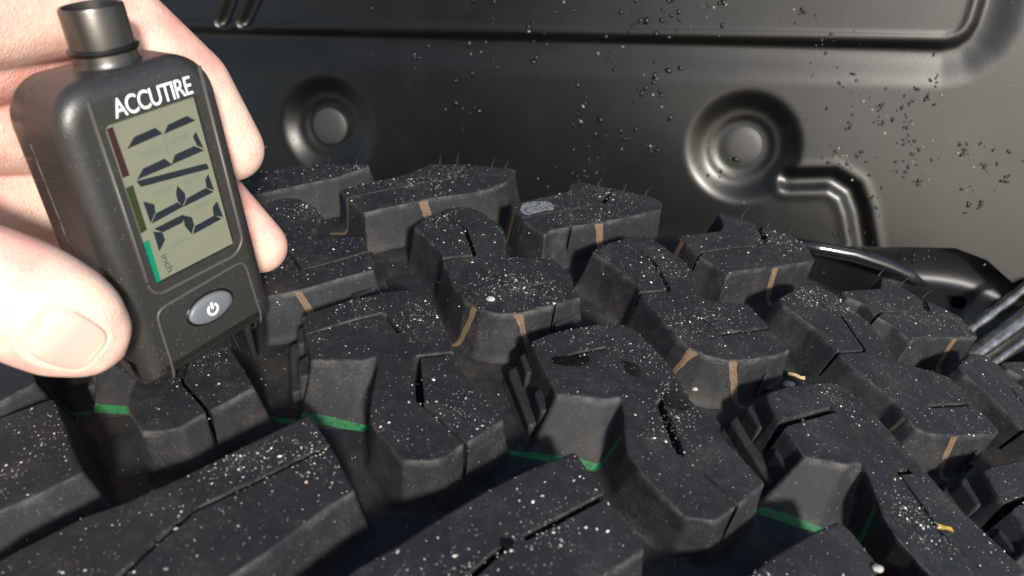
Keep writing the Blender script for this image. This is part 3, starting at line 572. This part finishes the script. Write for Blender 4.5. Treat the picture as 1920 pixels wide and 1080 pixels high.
for name, pts, r, lab, cat, m in [('braided_hose', ((0.20381, 0.28606, -0.09332), (0.28768, 0.35474, -0.05957)), 2.2, 'crinkled silver hose running up beside the glossy flange', 'hose', 'steel'), ('damper_tube', ((0.2073, 0.28333, -0.10234), (0.29269, 0.35034, -0.0735)), 4.5, 'wide scuffed steel tube between the silver hose and the thin rod', 'tube', 'steel'), ('brake_pipe', ((0.21787, 0.2803, -0.0989), (0.29301, 0.34338, -0.07694)), 2.0, 'thin bright steel rod lowest of the metal pipes at right edge', 'pipe', 'steel')]:
    bm = bmesh.new(); pts = [Vector(p) for p in pts]; k = 26; c = []; rr = []
    o0 = pts[0]
    for i in range(k + 1):
        t = i / k; c.append(pts[0].lerp(pts[1], t) - o0 + Vector((0, 0, 0.0012 * math.sin(t * 4 + r)))); rr.append(r * MM * (1 + (0.14 * math.sin(i * 2.1) if name == 'braided_hose' else 0)))
    tube_mesh(bm, c, rr, 20); o = from_bm(name, bm, STEEL if m == 'steel' else GLOSS, None, sharp=50); o.location = o0; tag(o, lab, cat)

# ------------------------------------------------------------------ ground
ASPH, ant, ab = mat('concrete'); atc = N(ant, 'ShaderNodeTexCoord').outputs['Object']
ant.links.new(ramp(ant, noise(ant, 60, 6, 0.7, atc).outputs[0], [(0.3, (0.26, 0.25, 0.235)), (0.7, (0.36, 0.345, 0.32))]).outputs[0], ab.inputs['Base Color']); ab.inputs['Roughness'].default_value = 0.9
bm = bmesh.new(); bm.faces.new([bm.verts.new((x, y, -0.845)) for x, y in ((-60, -60), (60, -60), (60, 60), (-60, 60))])
tag(from_bm('ground', bm, ASPH, smooth=False), kind='structure')

# ------------------------------------------------------------------ tread depth gauge (local x = width, y = away from the face, z = up, millimetres)
GM = [[0.415331, -0.909234, -0.028191, -0.016428], [0.909626, 0.414805, 0.022741, 0.1353], [-0.008983, -0.035088, 0.999344, 0.001197], [0.0, 0.0, 0.0, 1.0]]
GM = Matrix(GM)
GA = empty('tread_depth_gauge', GM); tag(GA, 'black digital tread depth gauge with grey screen held against the tyre', 'gauge')
def outline(a0, a1, b0, b1, rt, rb, n=8):
    pts = []
    for cx, cz, r, s in ((a1 - rb, b0 + rb, rb, -90), (a1 - rt, b1 - rt, rt, 0), (a0 + rt, b1 - rt, rt, 90), (a0 + rb, b0 + rb, rb, 180)):
        for i in range(n + 1):
            t = math.radians(s + 90 * i / n); pts.append((cx + r * math.cos(t), cz + r * math.sin(t)))
    return pts
def slab(pts, c0, c1, f0, f1, n=6):
    """closed slab from depth c0 (front) to c1 (back, smaller c) with fillets f0, f1"""
    nn = normals(pts); bm = bmesh.new(); rings = []
    def ring(off, c): return [(p[0] * MM + q.x * off * MM, -c * MM, p[1] * MM + q.y * off * MM) for p, q in zip(pts, nn)]
    for i in range(n + 1):
        a = math.pi / 2 * i / n; rings.append(ring(-f0 * (1 - math.sin(a)), c0 - f0 * (1 - math.cos(a))))
    for i in range(n + 1):
        a = math.pi / 2 * (1 - i / n); rings.append(ring(-f1 * (1 - math.sin(a)), c1 + f1 * (1 - math.cos(a))))
    prism(bm, rings); bmesh.ops.recalc_face_normals(bm, faces=bm.faces); return bm
def boxbm(a0, a1, b0, b1, c0, c1):
    bm = bmesh.new(); bmesh.ops.create_cube(bm, size=1, matrix=Matrix.Translation(((a0+a1)/2*MM, -(c0+c1)/2*MM, (b0+b1)/2*MM)) @ Matrix.Diagonal(((a1-a0)*MM, abs(c0-c1)*MM, (b1-b0)*MM, 1)))
    bmesh.ops.recalc_face_normals(bm, faces=bm.faces); return bm
def lp(a, b, c): return Vector((a * MM, -c * MM, b * MM))
OUT = outline(-18.2, 17.2, 0, 66.5, 9.0, 2.6)
bm = slab(OUT, 0, -13.2, 4.2, 0.25)
bm = boolean(bm, [slab(outline(-10.0, 10.9, 23.0, 58.0, 1.0, 1.0, 4), 3, -1.1, 0.01, 0.01, 1), boxbm(-20, -14.2, 1.2, 6.4, -3.6, -11.5)])
o = from_bm('front_shell', bm, SHELL, GA, sharp=30, wn=True)
bm = slab(outline(-18.0, 17.0, 0.2, 66.3, 8.8, 2.6), -13.5, -22, 0.25, 4.5)
from_bm('rear_shell', bm, SHELL_SMOOTH, GA, sharp=30, wn=True)
SEAM = plain('seam_edge', (0.10, 0.095, 0.088), 0.5)
def wire(name, L, r, m, parent, n=8, closed=False):
    bm = bmesh.new(); tube_mesh(bm, [lp(*p) for p in L], r * MM, n); return from_bm(name, bm, m, parent)
def soft(L, r=1.6):
    out = [L[0]]
    for i in range(1, len(L) - 1):
        a, b, c = Vector(L[i-1]), Vector(L[i]), Vector(L[i+1])
        fa, fc = min(0.45, r / (a-b).length), min(0.45, r / (c-b).length)
        for k in (0, .25, .5, .75, 1): out.append(tuple(b.lerp(a, fa).lerp(b, k).lerp(b.lerp(b.lerp(c, fc), k), k)))
    return out + [L[-1]]
wire('seam', [(-18.08 + random.uniform(-.05, .05), 64 - 9 - i * 1.6, -13.35 + random.uniform(-.07, .07)) for i in range(30)], 0.17, SEAM, GA)
for b_ in (52.0, 47.5, 43.2, 38.8): wire('grip_ridge', [(-18.05, b_ - 0.6, -17.5), (-18.22, b_ - 0.2, -15), (-18.22, b_ + 0.3, -10), (-18.05, b_ + 0.6, -7.5)], 0.16, SHELL_SMOOTH, GA)
RIBM = plain('worn_rib', (0.055, 0.052, 0.047), 0.42)
wire('bezel_rib', soft([(-11.4, 63.2, 0), (-11.9, 23.2, 0), (-10.2, 20.8, 0), (10.2, 20.7, 0), (12.9, 23.2, 0), (13.3, 63.4, 0)]), 0.42, RIBM, GA, 10)
wire('panel_line', soft([(-12.6, -0.2, -0.8), (-12.5, 2.5, 0), (-12.1, 17.6, 0), (11.9, 18.5, 0), (12.6, 3, 0), (12.5, 0.2, -0.9)], 2.6), 0.36, RIBM, GA, 10)
# screen
LCD, lt, lb = mat('screen_grey_green'); ltc = N(lt, 'ShaderNodeTexCoord').outputs['Object']
lt.links.new(mix(lt, noise(lt, 120, 3, 0.5, ltc).outputs[0], (0.138, 0.147, 0.106), (0.170, 0.172, 0.122)), lb.inputs['Base Color']); lb.inputs['Roughness'].default_value = 0.42; lb.inputs['Coat Weight'].default_value = 0.12; lb.inputs['Coat Roughness'].default_value = 0.05
SC = from_bm('screen', boxbm(-9.8, 10.7, 23.2, 57.8, -0.8, -1.05), LCD, GA, smooth=False)
def fatten(P, o=0.19):
    P = P if area(P) > 0 else P[::-1]; return [(p[0] + n.x * o, p[1] + n.y * o) for p, n in zip(P, normals(P))]
def flat(name, P, c, th, m, parent):
    P = [tuple(p) for p in P]
    if area(P) < 0: P = P[::-1]
    bm = bmesh.new(); prism(bm, [[lp(a, b, c) for a, b in P], [lp(a, b, c + th) for a, b in P]]); bmesh.ops.recalc_face_normals(bm, faces=bm.faces)
    return from_bm(name, bm, m, parent, smooth=False)
SEG = plain('segment_ink', (0.0055, 0.010, 0.015), 0.5); GHOST = plain('idle_segment', (0.134, 0.148, 0.110), 0.42)
for P_ in [[(-6.2, 52.2), (-4.3, 53.7), (0.4, 54.0), (1.4, 52.7)], [(2.2, 52.5), (3.4, 53.7), (8.0, 54.1), (9.4, 52.9)], [(8.3, 49.7), (9.0, 50.2), (9.7, 46.8), (8.7, 47.7)], [(-6.3, 45.7), (-4.5, 47.1), (0.4, 47.4), (1.5, 45.9)], [(1.9, 46.0), (3.1, 47.4), (7.8, 47.6), (9.6, 46.2)], [(-6.5, 45.2), (9.4, 43.1), (9.6, 42.1), (-6.1, 44.1)], [(8.4, 39.9), (9.2, 40.6), (9.5, 37.2), (8.2, 38.2)], [(1.5, 40.9), (2.5, 38.9), (2.3, 37.8), (1.4, 36.9), (0.8, 38.0), (0.9, 39.7)], [(1.7, 36.4), (3.0, 37.6), (7.7, 38.0), (9.2, 36.7)], [(-6.6, 40.7), (-4.8, 39.3), (-5.1, 37.8), (-6.5, 36.3)], [(-6.2, 35.9), (-4.8, 37.3), (0.3, 37.6), (1.3, 36.5)], [(-6.0, 34.4), (0.7, 34.6), (0.8, 33.9), (-0.0, 33.3), (-4.7, 33.2)], [(1.0, 34.3), (2.5, 33.2), (2.5, 31.6), (1.5, 30.1), (0.7, 32.3)], [(2.0, 29.7), (2.9, 31.0), (8.0, 31.3), (9.3, 30.1)], [(8.3, 33.3), (9.5, 34.0), (9.9, 30.5), (8.1, 31.6)], [(-6.5, 33.8), (-5.0, 32.9), (-4.9, 31.3), (-6.6, 29.7)]]: flat('digit_segment', fatten(P_), -0.80, 0.03, SEG, SC)
for P_ in [[(-4.2, 50.6), (0.2, 50.9), (0.9, 50.1), (0.2, 49.4), (-4.2, 49.2)], [(2.8, 50.9), (7.6, 51.2), (7.0, 49.8), (2.9, 49.6)], [(-4.5, 41.9), (0.2, 42.0), (0.3, 40.9), (-4.5, 40.6)], [(3.0, 41.7), (7.5, 42.0), (7.2, 40.8), (3.0, 40.4)], [(3.0, 35.3), (7.8, 35.6), (7.6, 34.4), (3.0, 34.0)], [(-4.2, 29.8), (0.4, 30.0), (0.3, 28.9), (-4.2, 28.6)], [(1.4, 51.9), (2.1, 51.6), (2.0, 48.6), (1.3, 48.5)]]: flat('idle_segment', P_, -0.80, 0.012, GHOST, SC)
for P_, c_ in zip([[(-9.2, 57.0), (-7.9, 57.1), (-7.7, 47.0), (-9.2, 47.0)], [(-9.3, 44.9), (-7.7, 44.9), (-7.8, 35.0), (-9.3, 34.8)], [(-9.5, 32.8), (-8.1, 32.8), (-8.4, 23.1), (-9.9, 23.1)]], ((0.024, 0.0035, 0.004), (0.017, 0.026, 0.003), (0.0, 0.16, 0.085))): flat('colour_bar', P_, -0.80, 0.03, plain('bar_ink', c_, 0.4, coat=0.4), SC)
INK = plain('white_print', (0.80, 0.82, 0.84), 0.5); GREYINK = plain('screen_small_print', (0.035, 0.045, 0.045), 0.4)
def text(name, s, loc, xdir, ydir, size, wid, m, parent, bold=0.0, shear=0.0, sp=1.0):
    cu = bpy.data.curves.new(name, 'FONT'); cu.body = s; cu.size = 1.0; cu.align_x = 'CENTER'; cu.align_y = 'CENTER'; cu.offset = bold; cu.shear = shear; cu.extrude = 0.02; cu.space_character = sp
    t = bpy.data.objects.new(name, cu); COL.objects.link(t); dg = bpy.context.evaluated_depsgraph_get(); dg.update()
    me = bpy.data.meshes.new_from_object(t.evaluated_get(dg)); bpy.data.objects.remove(t); bpy.data.curves.remove(cu)
    w_ = max(v.co.x for v in me.vertices) - min(v.co.x for v in me.vertices); h_ = max(v.co.y for v in me.vertices) - min(v.co.y for v in me.vertices)
    cx = (max(v.co.x for v in me.vertices) + min(v.co.x for v in me.vertices)) / 2; cy = (max(v.co.y for v in me.vertices) + min(v.co.y for v in me.vertices)) / 2
    X, Y = Vector(xdir), Vector(ydir); Z = X.cross(Y)
    for v in me.vertices:
        v.co = lp(*loc) + (X * (v.co.x - cx) / w_ * wid + Y * (v.co.y - cy) / h_ * size + Z * (v.co.z + 0.02) * 1.2) * MM
    return link(name, me, m, parent)
XA, ZB = (1, 0, 0), (0, 0, 1)
text('brand_lettering', 'ACCUTIRE', (1.6, 60.35, 0.02), XA, ZB, 3.7, 17.6, INK, GA, bold=0.004, sp=0.92)
text('unit_lettering', 'inch', (-5.75, 26.2, -0.795), (0.10, 0, -1), (1, 0, 0.10), 1.6, 4.2, GREYINK, SC)
# button
BTN = plain('button_grey', (0.115, 0.125, 0.14), 0.42); RING = plain('button_well', (0.004, 0.004, 0.004), 0.3)
def dome(name, ca, cb, ra, rb, prof, m, parent, n=48):
    bm = bmesh.new(); rows = [[bm.verts.new(lp(ca + ra * f * math.cos(k * math.tau / n), cb + rb * f * math.sin(k * math.tau / n), c)) for k in range(n)] for f, c in prof]
    for a, b in zip(rows, rows[1:]):
        for k in range(n): bm.faces.new((a[k], a[(k+1) % n], b[(k+1) % n], b[k]))
    bm.faces.new(rows[0][::-1]); bm.faces.new(rows[-1]); bmesh.ops.recalc_face_normals(bm, faces=bm.faces)
    return from_bm(name, bm, m, parent, sharp=40)
dome('button_well', 0.3, 11.9, 6.35, 3.75, [(1.0, -0.5), (1.0, 0.12), (0.985, 0.2), (0.955, 0.2), (0.94, 0.1), (0.9, 0.05)], RING, GA)
BT = dome('power_button', 0.3, 11.9, 5.75, 3.25, [(1.0, -0.5), (1.0, 0.35), (0.97, 0.62), (0.90, 0.82), (0.75, 1.0), (0.5, 1.1), (0.2, 1.15)], BTN, GA)
bm = bmesh.new(); ra, rb_ = 1.52, 0.98; seg = 26; vv = []
for i in range(seg + 1):
    t = math.radians(90 + 32 + (360 - 64) * i / seg); vv.append([bm.verts.new(lp(0.15 + r * math.cos(t), 11.75 + r * math.sin(t), c)) for r, c in ((ra, 0.95), (ra, 1.17), (rb_, 1.19), (rb_, 0.95))])
for a, b in zip(vv, vv[1:]):
    for k in range(4): bm.faces.new((a[k], a[(k+1) % 4], b[(k+1) % 4], b[k]))
bm.faces.new(vv[0]); bm.faces.new(vv[-1][::-1])
qs = [bm.verts.new(lp(0.15 + x, 11.75 + y, c)) for x, y, c in ((-.28, .15, .95), (.28, .15, .95), (.28, 1.75, .95), (-.28, 1.75, .95), (-.28, .15, 1.21), (.28, .15, 1.21), (.28, 1.75, 1.17), (-.28, 1.75, 1.17))]
for f in ((0, 1, 2, 3), (4, 5, 6, 7), (0, 1, 5, 4), (1, 2, 6, 5), (2, 3, 7, 6), (3, 0, 4, 7)): bm.faces.new([qs[i] for i in f])
bmesh.ops.recalc_face_normals(bm, faces=bm.faces); from_bm('power_symbol', bm, INK, BT, smooth=False)
# cap on top, ring and probe
CM = Matrix.Translation(lp(0.15, 0, -10.0))
CAPM, ct, cb_ = mat('cap_satin_black'); ctc = N(ct, 'ShaderNodeTexCoord').outputs['Object']; cv = N(ct, 'ShaderNodeVectorMath', operation='MULTIPLY'); ct.links.new(ctc, cv.inputs[0]); cv.inputs[1].default_value = (300, 300, 6000)
cn = noise(ct, 1, 3, 0.6, cv.outputs[0]); cb_.inputs['Base Color'].default_value = (0.10, 0.094, 0.086, 1); cb_.inputs['Metallic'].default_value = 0.85
ct.links.new(math_(ct, 'MULTIPLY_ADD', cn.outputs[0], 0.18, 0.26), cb_.inputs['Roughness']); bump(ct, cn.outputs[0], 0.25, 0.00008, cb_)
CAP = lathe('cap', [(6.15, 64), (6.15, 65.8), (6.6, 66.4), (6.35, 66.8), (6.15, 67.4), (6.1, 69.2), (6.0, 69.3), (6.0, 76.9), (5.8, 77.4), (5.45, 77.5), (5.2, 77.2), (5.1, 71), (0.2, 71)], CAPM, GA, 56, CM, 32)
lathe('ring', [(6.0, 68.7), (6.45, 68.8), (6.7, 69.15), (6.72, 69.5), (6.45, 69.85), (6.0, 69.95)], plain('rubber_ring', (0.004, 0.004, 0.004), 0.4), CAP, 48, CM)
lathe('probe_pin', [(1.15, 1), (1.15, -2), (0.95, -2.3), (0.85, -10.6), (0.5, -11.2), (0.1, -11.2)], plain('probe_black', (0.02, 0.019, 0.018), 0.35), GA, 20, Matrix.Translation(lp(11.0, 0, -5.0)))
for a_ in (-17.4,): wire('foot_bar', [(a_, 6.0, -11.0), (a_, 0.7, -8.0), (a_ + 0.6, 0.5, -4.0), (a_ + 3.5, 0.6, -3.2)], 0.7, SHELL_SMOOTH, GA, 10)

# ------------------------------------------------------------------ hand (same local frame: a, b, c in millimetres)
def capsule(bm, p, q, r0, r1, n=20, m=8):
    p, q = Vector(p), Vector(q); d = (q - p).normalized(); x = d.orthogonal().normalized(); y = d.cross(x); rows = []
    for i in range(m + 1):
        a = -math.pi / 2 + math.pi / 2 * i / m; rows.append((p + d * math.sin(a) * r0, math.cos(a) * r0))
    for i in range(m + 1):
        a = math.pi / 2 * i / m; rows.append((q + d * math.sin(a) * r1, math.cos(a) * r1))
    V = [[bm.verts.new(c + (x * math.cos(k * math.tau / n) + y * math.sin(k * math.tau / n)) * max(r, 0.05)) for k in range(n)] for c, r in rows]
    for a, b in zip(V, V[1:]):
        for k in range(n): bm.faces.new((a[k], a[(k+1) % n], b[(k+1) % n], b[k]))
    bm.faces.new(V[0][::-1]); bm.faces.new(V[-1])
def chain(bm, L):
    for a, b in zip(L, L[1:]):
        capsule(bm, a[:3], b[:3], a[3], b[3])
def catmull(P, t):
    n = len(P) - 1; i = min(int(t * n), n - 1); f = t * n - i
    g = lambda k: P[max(0, min(n, k))]
    return [0.5 * (2*b + (c-a)*f + (2*a-5*b+4*c-d)*f*f + (3*b-a-3*c+d)*f**3) for a, b, c, d in zip(g(i-1), g(i), g(i+1), g(i+2))]
HB = bmesh.new()
for L in [[(-80, 70, -46, 15), (-30, 68, -44, 12), (2, 66, -41, 9.5)], [(-80, 80, -40, 14), (-38, 80, -38, 13), (13, 74, -34, 11.4), (26.5, 53, -25, 9.4), (29.6, 36.5, -20, 8.2)], [(-80, 64, -52, 14), (-36, 60, -52, 12.5), (10, 44, -47, 10.5), (26.5, 22, -29, 8.7), (32.5, 7, -22.5, 7.6)], [(-80, 48, -56, 13), (-36, 40, -58, 11.5), (4, 26, -52, 10), (14, 8, -40, 8.5)], [(-80, 32, -52, 12), (-40, 24, -54, 10), (-6, 12, -50, 9), (4, 0, -42, 8)], [(-80, 80, -40, 15), (-84, 48, -50, 18), (-80, 32, -52, 14)], [(-38, 80, -38, 12), (-36, 60, -52, 12), (-36, 40, -58, 11)], [(-58, 50, -32, 13), (-84, 58, -44, 20)], [(-84, 58, -44, 22), (-130, 66, -56, 24), (-190, 74, -66, 25)], [(-58, 50, -32, 12), (-52, 66, -38, 9)]]: chain(HB, L)
# thumb: lofted sections; x, y, z, half-width, half-thickness
TH = [[-62.0, 53.0, -38.0, 12.674999999999999, 12], [-50.749, 48.065000000000005, -27.604, 11.895, 11], [-44.397999999999996, 43.73, -18.808, 11.602500000000001, 10], [-39.03, 36.75, -10.68, 11.602500000000001, 9.6], [-33.43, 30.45, -3.68, 11.895, 9.3], [-29.213, 24.105, 0.9519999999999998, 10.92, 8.4], [-26.596, 19.76, 3.3840000000000003, 8.385, 6.6], [-24.979, 17.015, 5.016, 5.265000000000001, 4.2], [-24.0205, 15.492500000000001, 5.882, 0.2925, 0.3]]
VIEW = Vector((-0.31, 0.45, 0.84))
NS, NT = 110, 96
def thumb_pt(s, th, grow=0.0):
    e = 1e-3; p = catmull(TH, s); q = catmull(TH, min(1, s + e)) if s < 1 - e else p; o = catmull(TH, max(0, s - e))
    T = (Vector(q[:3]) - Vector(o[:3])).normalized(); D = (VIEW - T * VIEW.dot(T)).normalized(); W = T.cross(D)
    a0 = math.radians(22); D, W = D * math.cos(a0) + W * math.sin(a0), W * math.cos(a0) - D * math.sin(a0)
    c, w_, t_ = Vector(p[:3]), p[3], p[4]
    ct_, st_ = math.cos(th), math.sin(th); ex = 0.88
    d = math.copysign(abs(ct_) ** ex, ct_); ww = math.copysign(abs(st_) ** ex, st_)
    if d > 0: t_ *= 0.93
    return c + D * d * (t_ + grow) + W * ww * (w_ + grow)
NS0, NS1, NTH = (0.55, 0.765, 0.52)                                        # nail extent along s and half-angle
def nail_m(s, th):
    """signed measure: <0 inside nail outline"""
    x = (s - (NS0 + NS1) / 2) / ((NS1 - NS0) / 2); y = th / NTH
    return (abs(x) ** 3.4 + abs(y) ** 3.4) ** (1 / 3.4) - 1
rows = []
for i in range(NS + 1):
    s = i / NS; s = 1 - (1 - s) ** 1.35 
    row = []
    for k in range(NT):
        th = -math.pi + math.tau * k / NT; m_ = nail_m(s, th); g = 0.0
        if abs(th) < 1.5:
            g -= 0.55 * (1 - sst(-0.10, 0.0, m_))                      # bed under the plate
            g -= 0.22 * math.exp(-((m_ - 0.03) / 0.045) ** 2)            # fold
            prox = sst(0.5, -1.0, (s - (NS0 + NS1) / 2) / ((NS1 - NS0) / 2))
            g += (0.16 + 0.22 * prox) * math.exp(-((m_ - 0.17) / 0.09) ** 2)
        row.append(HB.verts.new(thumb_pt(s, th, g)))
    rows.append(row)
for a, b in zip(rows, rows[1:]):
    for k in range(NT): HB.faces.new((a[k], a[(k+1) % NT], b[(k+1) % NT], b[k]))
HB.faces.new(rows[0][::-1]); HB.faces.new(rows[-1]); bmesh.ops.recalc_face_normals(HB, faces=HB.faces)
me = bpy.data.meshes.new('hand'); HB.to_mesh(me); HB.free()
o = bpy.data.objects.new('tmp', me); COL.objects.link(o)
md = o.modifiers.new('r', 'REMESH'); md.mode = 'VOXEL'; md.voxel_size = 0.5
md = o.modifiers.new('s', 'SMOOTH'); md.factor = 0.5; md.iterations = 3
dg = bpy.context.evaluated_depsgraph_get(); dg.update(); res = bpy.data.meshes.new_from_object(o.evaluated_get(dg)); bpy.data.objects.remove(o)
# extra relaxing of the joins, away from the nail
hb = bmesh.new(); hb.from_mesh(res)
nc = thumb_pt((NS0 + NS1) / 2, 0)
far = [v for v in hb.verts if (v.co - nc).length > 15.5]
for _ in range(22): bmesh.ops.smooth_vert(hb, verts=far, factor=0.5, use_axis_x=True, use_axis_y=True, use_axis_z=True)
for v in hb.verts: v.co = lp(*v.co)
bmesh.ops.recalc_face_normals(hb, faces=hb.faces)
HAND = from_bm('person', hb, SKIN); HAND.matrix_world = GM
# unseen sleeve and torso of the gauge holder, added to darken the liner's reflections
jb = bmesh.new()
for L in ([(-0.130, 0.020, 0.062, 0.036), (-0.30, -0.16, 0.05, 0.052), (-0.44, -0.36, 0.34, 0.075)], [(-0.44, -0.40, 0.38, 0.09), (-0.30, -0.52, 0.46, 0.15), (-0.28, -0.56, 0.10, 0.17)], [(-0.30, -0.52, 0.46, 0.13), (-0.10, -0.50, 0.40, 0.10), (-0.16, -0.56, 0.10, 0.16)]): chain(jb, L)
jm = bpy.data.meshes.new('unseen_jacket'); jb.to_mesh(jm); jb.free(); jo = bpy.data.objects.new('tmp', jm); COL.objects.link(jo)
md = jo.modifiers.new('r', 'REMESH'); md.mode = 'VOXEL'; md.voxel_size = 0.009
md = jo.modifiers.new('s', 'SMOOTH'); md.factor = 0.5; md.iterations = 8
dg = bpy.context.evaluated_depsgraph_get(); dg.update(); jr = bpy.data.meshes.new_from_object(jo.evaluated_get(dg)); bpy.data.objects.remove(jo); jr.shade_smooth()
JM, jt, jbs = mat('dark_cloth'); jbs.inputs['Roughness'].default_value = 0.9; jbs.inputs['Base Color'].default_value = (0.012, 0.014, 0.02, 1)
bump(jt, noise(jt, 400, 4, 0.6, N(jt, 'ShaderNodeTexCoord').outputs['Object']).outputs[0], 0.4, 0.001, jbs)
jk = link('unseen_jacket', jr, JM, HAND); jk.matrix_parent_inverse = GM.inverted()
tag(HAND, 'bare hand pinching the tread gauge between thumb and fingers', 'hand')
NAIL, nnt, nb = mat('fingernail'); nb.inputs['Roughness'].default_value = 0.32; nb.inputs['Subsurface Weight'].default_value = 0.4; nb.inputs['Subsurface Radius'].default_value = (1, .4, .25); nb.inputs['Subsurface Scale'].default_value = 0.002
ntc = N(nnt, 'ShaderNodeAttribute', attribute_name='along'); nn1 = noise(nnt, 260, 3, 0.6, N(nnt, 'ShaderNodeTexCoord').outputs['Object'])
nc_ = ramp(nnt, ntc.outputs['Fac'], [(0.0, (0.64, 0.50, 0.42)), (0.16, (0.60, 0.41, 0.345)), (0.40, (0.56, 0.345, 0.295)), (0.80, (0.60, 0.41, 0.34)), (0.92, (0.68, 0.56, 0.45)), (1.0, (0.70, 0.60, 0.49))]).outputs[0]
nnt.links.new(nc_, nb.inputs['Base Color'])
bm = bmesh.new(); al = []; n1, n2 = 40, 36; rows = []
for i in range(n1 + 1):
    row = []
    for k in range(n2 + 1):
        x, y = -1 + 2 * i / n1, -1 + 2 * k / n2
        r_ = max(abs(x), abs(y), 1e-6); f = r_ / ((abs(x) ** 3.4 + abs(y) ** 3.4) ** (1 / 3.4) + 1e-9) if r_ > 1e-5 else 1
        xs_, ys_ = x * f, y * f; s = (NS0 + NS1) / 2 + xs_ * (NS1 - NS0) / 2 * 1.0; th = ys_ * NTH
        e_ = nail_m(s, th); p = thumb_pt(s, th, -0.62 + 0.62 * (1 - sst(-0.16, 0.0, e_)) + 0.16)
        row.append(bm.verts.new(lp(*p))); al.append((xs_ + 1) / 2)
    rows.append(row)
for a, b in zip(rows, rows[1:]):
    for k in range(n2): bm.faces.new((a[k], b[k], b[k+1], a[k+1]))
bmesh.ops.recalc_face_normals(bm, faces=bm.faces)
no = from_bm('thumbnail', bm, NAIL, HAND)
at = no.data.attributes.new('along', 'FLOAT', 'POINT'); at.data.foreach_set('value', al)
md = no.modifiers.new('t', 'SOLIDIFY'); md.thickness = 0.0003; md.offset = 0
